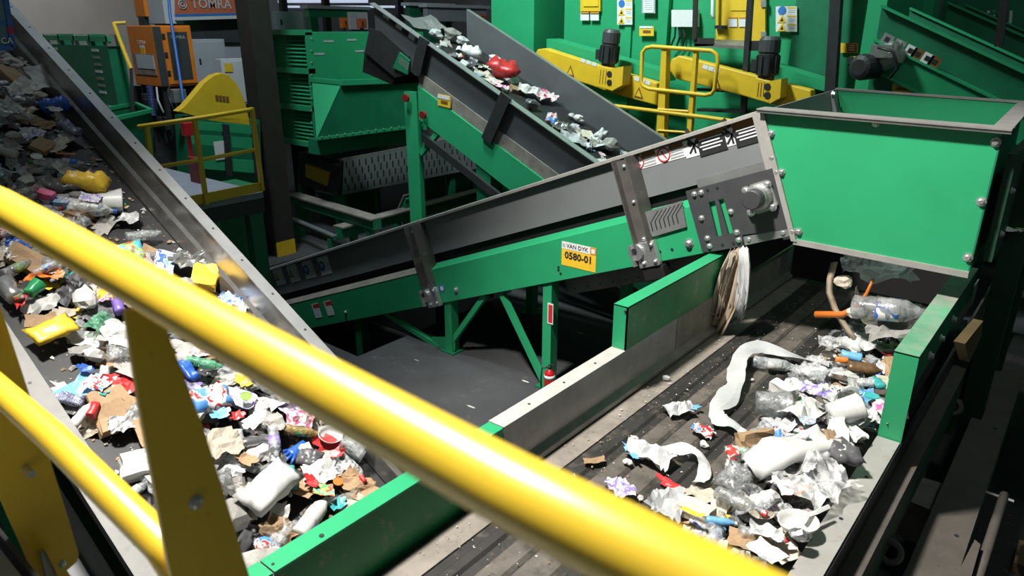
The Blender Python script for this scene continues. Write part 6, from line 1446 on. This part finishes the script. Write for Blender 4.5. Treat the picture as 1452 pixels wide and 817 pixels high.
mb = MB(); mb.loft([[p+Vector((0.03, 0, 0.01)), p+Vector((0, -0.012, 0)), p-Vector((0.03, 0, 0.01)), p+Vector((0, 0.012, 0))] for p in sp_])
single('strap', mb, 'cloth_beige', 'brown webbing strap falling below the hopper', 'strap', smooth=True)
# rags snagged on the conveyor head
def rag(pts, wd, m, label, seed, Y=6.42):
    mb = MB(); rings = []
    for i, (u, v) in enumerate(pts):
        p = at(u, v, Y=Y); w_ = wd*(0.55+0.5*math.sin(math.pi*min(1, (i+0.6)/len(pts))))
        rings.append([p+Vector((w_*(k/7-0.5)*2*0.8, 0.05*math.sin(k*1.9+i*0.7+seed)+0.03*nz((k, i, 0), 0.7, seed), 0.02*math.sin(k*2.3+seed))) for k in range(8)]+[p+Vector((w_*(k/7-0.5)*2*0.8, 0.012+0.05*math.sin(k*1.9+i*0.7+seed)+0.03*nz((k, i, 0), 0.7, seed), 0.02*math.sin(k*2.3+seed))) for k in range(7, -1, -1)])
    mb.loft(rings); return single('hanging_rag', mb, m, label, 'rag', smooth=True)
rag([(1047, 354), (1044, 375), (1039, 400), (1035, 425), (1030, 440), (1022, 460), (1012, 482)], 0.11, 'cloth_beige', 'tan rag hanging from the conveyor head, longest of three', 1)
rag([(1038, 358), (1030, 380), (1022, 410), (1019, 432), (1017, 447)], 0.07, 'paper_cream', 'cream rag hanging left of the tan rag', 2, 6.38)
rag([(1055, 352), (1057, 375), (1056, 400), (1053, 425), (1049, 450)], 0.07, 'film_white', 'whitish rag hanging right of the tan rag', 3, 6.40)
# ---- named pieces on the rear conveyor
SHORT = {'bright red bag on the rear conveyor': 'the bright red bag', 'pale bag above the red bag on the rear conveyor': 'the pale bag', 'silver tray at the head of the rear conveyor': 'the silver tray', 'white paper at the foot of the rear conveyor': 'the white paper at the foot', 'shiny foil on the lower rear conveyor': 'the shiny foil', 'pinkish white wrapper in the middle of the rear conveyor': 'the pinkish wrapper', 'grey paper wad high on the rear conveyor': 'the grey wad up high', 'small white wad on the lower rear conveyor': 'the small white wad'}
for u, v, k, L_, an, m, nm, ct, lb, h in (
    (710, 110, 'pouch', 44, 25, 'plastic_red', 'red_bag', 'bag', 'bright red bag on the rear conveyor', 0.05), (706, 122, 'scrap', 26, 30, 'print_pink', 'wrapper', 'wrapper', 'pinkish wrapper below the red bag on the rear conveyor', 0.06),
    (693, 112, 'card', 32, 35, 'paper_cream', 'paper_sheet', 'paper', 'cream sheet left of the red bag', 0.04), (666, 82, 'pouch', 30, 20, 'film_white', 'plastic_bag', 'bag', 'pale bag above the red bag on the rear conveyor', 0.05),
    (640, 55, 'wad', 26, 0, 'paper_grey', 'paper_wad', 'paper', 'grey paper wad high on the rear conveyor', 0.04), (618, 53, 'wad', 20, 0, 'film_white', 'paper_wad', 'paper', 'pale wad against the near wall of the rear conveyor', 0.04),
    (602, 36, 'card', 44, 0, 'aluminium', 'foil_tray', 'tray', 'silver tray at the head of the rear conveyor', 0.05), (752, 134, 'film', 40, 25, 'paper_white', 'paper_sheet', 'paper', 'white paper below the red bag on the rear conveyor', 0.04),
    (772, 140, 'film', 30, 10, 'print_pink', 'wrapper', 'wrapper', 'pinkish white wrapper in the middle of the rear conveyor', 0.04), (700, 88, 'wad', 18, 0, 'film_white', 'film_wad', 'film', 'small bright wad right of the pale bag', 0.04),
    (820, 172, 'wad', 16, 0, 'paper_white', 'paper_wad', 'paper', 'small white wad on the lower rear conveyor', 0.03), (810, 166, 'wad', 10, 0, 'paper_white', 'paper_wad', 'paper', 'tiny white wad on the lower rear conveyor', 0.03),
    (795, 183, 'film', 34, 20, 'foil', 'foil_sheet', 'foil', 'shiny foil on the lower rear conveyor', 0.04), (828, 190, 'card', 26, 10, 'paper_cream', 'cardboard_scrap', 'cardboard', 'cream scrap low on the rear conveyor', 0.05),
    (812, 198, 'sheet', 40, 25, 'film_white', 'plastic_sheet', 'film', 'pale sheet near the foot of the rear conveyor', 0.04), (848, 206, 'film', 36, 20, 'paper_white', 'paper_sheet', 'paper', 'white paper at the foot of the rear conveyor', 0.05),
    (864, 210, 'wad', 26, 0, 'paper_grey', 'paper_wad', 'paper', 'grey wad at the foot of the rear conveyor', 0.05), (752, 152, 'wad', 20, 0, 'film_dark', 'dark_wad', 'film', 'dark wad on the rear conveyor', 0.03),
    (724, 118, 'wad', 24, 0, 'foil', 'foil_wad', 'foil', 'shiny wad right of the red bag', 0.04), (655, 62, 'wad', 22, 10, 'film_white', 'film_wad', 'film', 'white film wad right of the grey paper wad', 0.04)):
    H('F', u, v, k, L_, an, m, nm, ct, lb, SHORT.get(lb), h)
# ---- the many other pieces
KIN = {'clear_bottle': ('drink_bottle', 'bottle', ['bottle'], ['clear_plastic', 'clear_grey', 'clear_plastic'], 'crushed clear bottle'),
 'clear_film': ('plastic_film', 'film', ['film', 'pouch'], ['clear_film', 'clear_plastic', 'clear_grey'], 'cloudy crumpled film'),
 'white_paper': ('paper_scrap', 'paper', ['sheet', 'wad', 'scrap'], ['paper_white'], 'white crumpled paper'),
 'grey_paper': ('paper_scrap', 'paper', ['sheet', 'wad', 'scrap'], ['paper_grey'], 'grey soiled paper'),
 'cream_paper': ('paper_scrap', 'paper', ['sheet', 'scrap', 'card'], ['paper_cream'], 'cream torn paper'),
 'card': ('cardboard_scrap', 'cardboard', ['card', 'carton', 'scrap'], ['cardboard'], 'brown cardboard scrap'),
 'white_film': ('plastic_film', 'film', ['film', 'pouch'], ['film_white'], 'white plastic film'),
 'dark_film': ('plastic_film', 'film', ['film', 'pouch'], ['film_dark'], 'dark plastic film'),
 'foil': ('foil_scrap', 'foil', ['film', 'wad', 'scrap'], ['foil'], 'shiny foil scrap'),
 'print': ('wrapper', 'wrapper', ['film', 'pouch', 'scrap'], ['print_red', 'print_blue', 'print_purple', 'print_green', 'print_pink', 'print_multi'], 'printed wrapper'),
 'tray': ('plastic_tray', 'tray', ['tray', 'cup'], ['clear_plastic', 'plastic_white', 'clear_grey'], 'plastic tray or cup'),
 'carton': ('carton', 'carton', ['carton'], ['paper_white', 'paper_grey', 'print_blue', 'cardboard'], 'crushed carton'),
 'blue': ('plastic_scrap', 'plastic', ['scrap', 'sheet'], ['plastic_blue', 'plastic_lightblue'], 'blue plastic scrap'),
 'red': ('plastic_scrap', 'plastic', ['scrap', 'sheet'], ['plastic_red', 'plastic_orange'], 'red plastic scrap'),
 'green': ('plastic_scrap', 'plastic', ['scrap', 'bottle'], ['plastic_green', 'plastic_teal'], 'green plastic scrap'),
 'yellow': ('plastic_scrap', 'plastic', ['scrap'], ['plastic_yellow'], 'yellow plastic scrap')}
MIX_L = ['clear_bottle']*20+['clear_film']*12+['white_paper']*15+['grey_paper']*14+['cream_paper']*7+['card']*9+['white_film']*6+['dark_film']*7+['foil']*4+['print']*4+['tray']*4+['carton']*4+['blue']*2+['red']*2+['green']*1+['yellow']*1
MIX_R = ['clear_bottle']*14+['clear_film']*15+['white_paper']*22+['grey_paper']*8+['cream_paper']*9+['card']*6+['white_film']*16+['dark_film']*3+['foil']*3+['print']*5+['tray']*5+['carton']*3+['blue']*2+['red']*2+['green']*1+['yellow']*1
GEN = []
def generic(b, loc, nrm, size, key, spot):
    name, cat, kinds, mats, phrase = KIN[key]
    k = rnd.choice(kinds); me = rnd.choice(VAR[k]); m = rnd.choice(mats)
    t = rnd.random()*2*math.pi
    if k == 'bottle': size *= 1.25
    o = item(name, me, m, loc, Vector((math.cos(t), math.sin(t), 0)), nrm, (size, size*rnd.uniform(0.8, 1.1), size*rnd.uniform(0.7, 1.15)), rnd.uniform(-0.3, 0.3), rnd.uniform(-0.35, 0.35))
    if k == 'bottle' and m.startswith('clear') and rnd.random() < 0.45:
        zc = me.get('zc', 0.11)
        for kind, mesh, mm in (('cap', CAP, rnd.choice(['plastic_white', 'plastic_blue', 'plastic_white', 'plastic_red', 'plastic_green'])), ('bottle_label', BAND, rnd.choice(['print_blue', 'paper_white', 'print_red', 'plastic_lightblue', 'print_purple'])) ):
            if kind == 'bottle_label' and rnd.random() < 0.5: continue
            c = bpy.data.objects.new(kind, mesh); COL.objects.link(c); c.parent = o; setmat(c, mm); c.location = (0, 0, zc)
    o['category'] = cat; GEN.append((o, b, key, phrase)); return o
nL = SURF['L'][1]
def hero_near(u, v, r):
    return any(abs(u-h_[1]) < r and abs(v-h_[2]) < r*0.7 for h_ in HERO)
step = 0.118
X = -2.95
while X > -8.7:
    Y = 1.27
    while Y < 2.44:
        x = X+rnd.uniform(-0.06, 0.06); y = Y+rnd.uniform(-0.06, 0.06)
        gap = nz((x, y, 0), 1.5, 3)
        bare = (y < 1.36 and rnd.random() < 0.7) or (x < -5 and y > 2.28 and rnd.random() < 0.75) or gap < -0.34
        near_bare = x > -3.6 and rnd.random() < 0.30
        if not bare and not near_bare:
            size = rnd.choice([0.13, 0.16, 0.19, 0.22, 0.22, 0.25, 0.28])
            h = rnd.uniform(0.0, 0.05)
            P = LP(x, y, 0)+nL*h; u, v, d = proj(P)
            if not hero_near(u, v, 13): generic('L', P, nL, size, rnd.choice(MIX_L), None)
        Y += step
    X -= step
# a second, sparser layer
for i in range(200):
    x = rnd.uniform(-8.6, -3.2); y = rnd.uniform(1.42, 2.25)
    P = LP(x, y, 0)+nL*rnd.uniform(0.05, 0.10); u, v, d = proj(P)
    if nz((x, y, 0), 1.5, 3) > -0.25 and not hero_near(u, v, 26): generic('L', P, nL, rnd.uniform(0.12, 0.24), rnd.choice(MIX_L), None)
nF = SURF['F'][1]
for i in range(70):
    x = rnd.uniform(-10.4, -5.6); y = rnd.uniform(10.1, 10.6) if rnd.random() < 0.7 else rnd.uniform(10.6, 10.95)
    P = Vector((x, y, zr(x)-0.57)); u, v, d_ = proj(P)
    if not hero_near(u, v, 9): generic('F', P, nF, rnd.uniform(0.14, 0.30), rnd.choice(MIX_L), None)
# heap on the sorting belt: deeper towards the right board
EDGE = [(on('R', u, v).y, on('R', u, v).x) for u, v in ((930, 830), (942, 740), (1035, 668), (1075, 610), (1105, 565), (1150, 520), (1190, 480), (1240, 440))]
EDGE.sort()
def edge_x(y):
    if y <= EDGE[0][0]: return EDGE[0][1]
    for (a, xa), (b_, xb) in zip(EDGE, EDGE[1:]):
        if a <= y <= b_: return xa+(xb-xa)*(y-a)/(b_-a)
    return EDGE[-1][1]
def heap_h(x, y): return max(0.0, min(0.16, 0.34*(x-edge_x(y))))
Y = 2.3
while Y < 7.6:
    X = -2.4
    while X < -0.90:
        x = X+rnd.uniform(-0.055, 0.055); y = Y+rnd.uniform(-0.055, 0.055)
        ex = edge_x(y)
        if x > ex and x < -0.9:
            for layer in range(2 if x > ex+0.2 else 1):
                hh = heap_h(x, y)*(0.45+0.55*layer)+rnd.uniform(-0.01, 0.02)
                P = Vector((x+rnd.uniform(-0.05, 0.05)*layer, y+rnd.uniform(-0.05, 0.05)*layer, ZB+0.02+hh)); P.x = min(P.x, -0.93); u, v, d = proj(P)
                if v > 860 or (layer == 0 and x > ex+0.3 and rnd.random() < 0.45): continue
                if not hero_near(u, v, 20 if layer else 10):
                    size = rnd.choice([0.14, 0.16, 0.18, 0.2, 0.23, 0.27]); size = min(size, 2*(-0.83-P.x)+0.06)
                    generic('R', P, Vector((rnd.uniform(-0.3, 0.2), rnd.uniform(-0.2, 0.2), 1)).normalized(), size, rnd.choice(MIX_R), None)
        X += 0.112
    Y += 0.112
# stray bits on the bare part of the belt
frag = MB()
def shards(mb, P, nrm, s):
    x = nrm.orthogonal().normalized(); y = nrm.cross(x); a = rnd.random()*6.3
    pts = []
    for k in range(4):
        t = a+k*1.57+rnd.uniform(-0.4, 0.4); pts.append(P+(x*math.cos(t)+y*math.sin(t))*s*rnd.uniform(0.5, 1.1)+nrm*rnd.uniform(0, s*0.5))
    mb.add(pts+[P+nrm*s*0.7], [(0, 1, 4), (1, 2, 4), (2, 3, 4), (3, 0, 4)])
SH = {'R': [MB(), MB(), MB()], 'L': [MB(), MB(), MB()]}
for i in range(900):
    y = rnd.uniform(2.2, 8.0); x = -2.58+1.7*rnd.random()**1.3
    shards(SH['R'][i % 3], Vector((x, y, ZB+0.022+heap_h(x, y)*0.5)), Vector((0, 0, 1)), rnd.choice([0.004, 0.005, 0.006, 0.008, 0.012]) if x < edge_x(y) else rnd.uniform(0.02, 0.045))
for i in range(1300):
    x = rnd.uniform(-8.6, -2.9); y = rnd.uniform(1.22, 2.48)
    shards(SH['L'][i % 3], LP(x, y, 0.003), nL, rnd.choice([0.006, 0.008, 0.012, 0.02, 0.03]))
for b, nm in (('R', 'sorting belt'), ('L', 'left conveyor belt')):
    for i, (m, wd) in enumerate((('paper_white', 'white'), ('paper_grey', 'grey'), ('cardboard', 'brown'))):
        o = single('litter_fragments', SH[b][i], m, 'fine %s litter fragments strewn over the %s' % (wd, nm), 'litter'); o['kind'] = 'stuff'
for i, (u, v, k, m, lb) in enumerate(((1436, 321, 'scrap', 'plastic_red', 'red scrap on the ledge at the right frame edge'), (1445, 324, 'scrap', 'plastic_lime', 'green scrap on the ledge at the right frame edge'), (1434, 327, 'scrap', 'paper_white', 'white scrap on the ledge at the right frame edge'))):
    p = at(u, v, Z=2.69); o = item('ledge_litter', VAR[k][i % 4], m, p, camright, (0, 0, 1), 0.2); tag(o, lb, 'litter')
# floor litter
for u, v, L_, m, lb in ((591, 511, 10, 'paper_grey', 'small pale scrap on the floor below the left conveyor leg'), (668, 577, 16, 'paper_white', 'white straw lying on the concrete floor'), (745, 541, 14, 'paper_white', 'white straw on the floor left of the extinguisher'), (822, 472, 12, 'paper_grey', 'pale scrap on the floor behind the ribbed belt wall')):
    p = at(u, v, Z=0.0); s_ = L_*proj(p)[2]/FPX
    o = item('floor_litter', VAR['scrap'][0], m, p, camright, (0, 0, 1), (s_, s_*0.35, s_*0.2)); tag(o, lb, 'litter')
# labels that say which one, by the nearest named piece
LAND = [h_ for h_ in HERO if h_[3]]
BEL = {'L': 'on the left conveyor', 'R': 'on the sorting belt', 'F': 'on the rear conveyor'}
ORD = ['', 'second ', 'third ', 'fourth ', 'fifth ', 'sixth ', 'seventh ', 'eighth ', 'ninth ', 'tenth ', 'eleventh ', 'twelfth ']
slots_ = {}
for o, b, key, phrase in GEN:
    u, v, d = proj(o.location)
    best = min((h_ for h_ in LAND if h_[0] == b), key=lambda h_: (h_[1]-u)**2+(h_[2]-v)**2)
    dx, dy = u-best[1], v-best[2]
    rel = ('right of' if dx > 0 else 'left of') if abs(dx) > abs(dy) else ('below' if dy > 0 else 'above')
    slots_.setdefault((b, phrase, rel, best[3]), []).append((dx*dx+dy*dy, o.name, o))
ORD += [] or ['thirteenth ', 'fourteenth ', 'fifteenth ', 'sixteenth ', 'seventeenth ', 'eighteenth ', 'nineteenth ', 'twentieth ', 'twenty-first ', 'twenty-second ', 'twenty-third ', 'twenty-fourth ', 'twenty-fifth ', 'twenty-sixth ', 'twenty-seventh ', 'twenty-eighth ']
for (b, phrase, rel, short), lst in slots_.items():
    lst.sort(key=lambda t_: t_[0])
    for i, (_, _, o) in enumerate(lst):
        s_ = '%s%s%s %s' % (ORD[min(i, 27)], 'nearest ' if len(lst) > 1 else '', phrase+' '+rel, short)
        if len(s_.split())+4 <= 16: s_ += ', '+BEL[b]
        o['label'] = s_; o['group'] = phrase+'s '+BEL[b]
print('GENERIC', len(GEN), 'HERO', len(HERO))
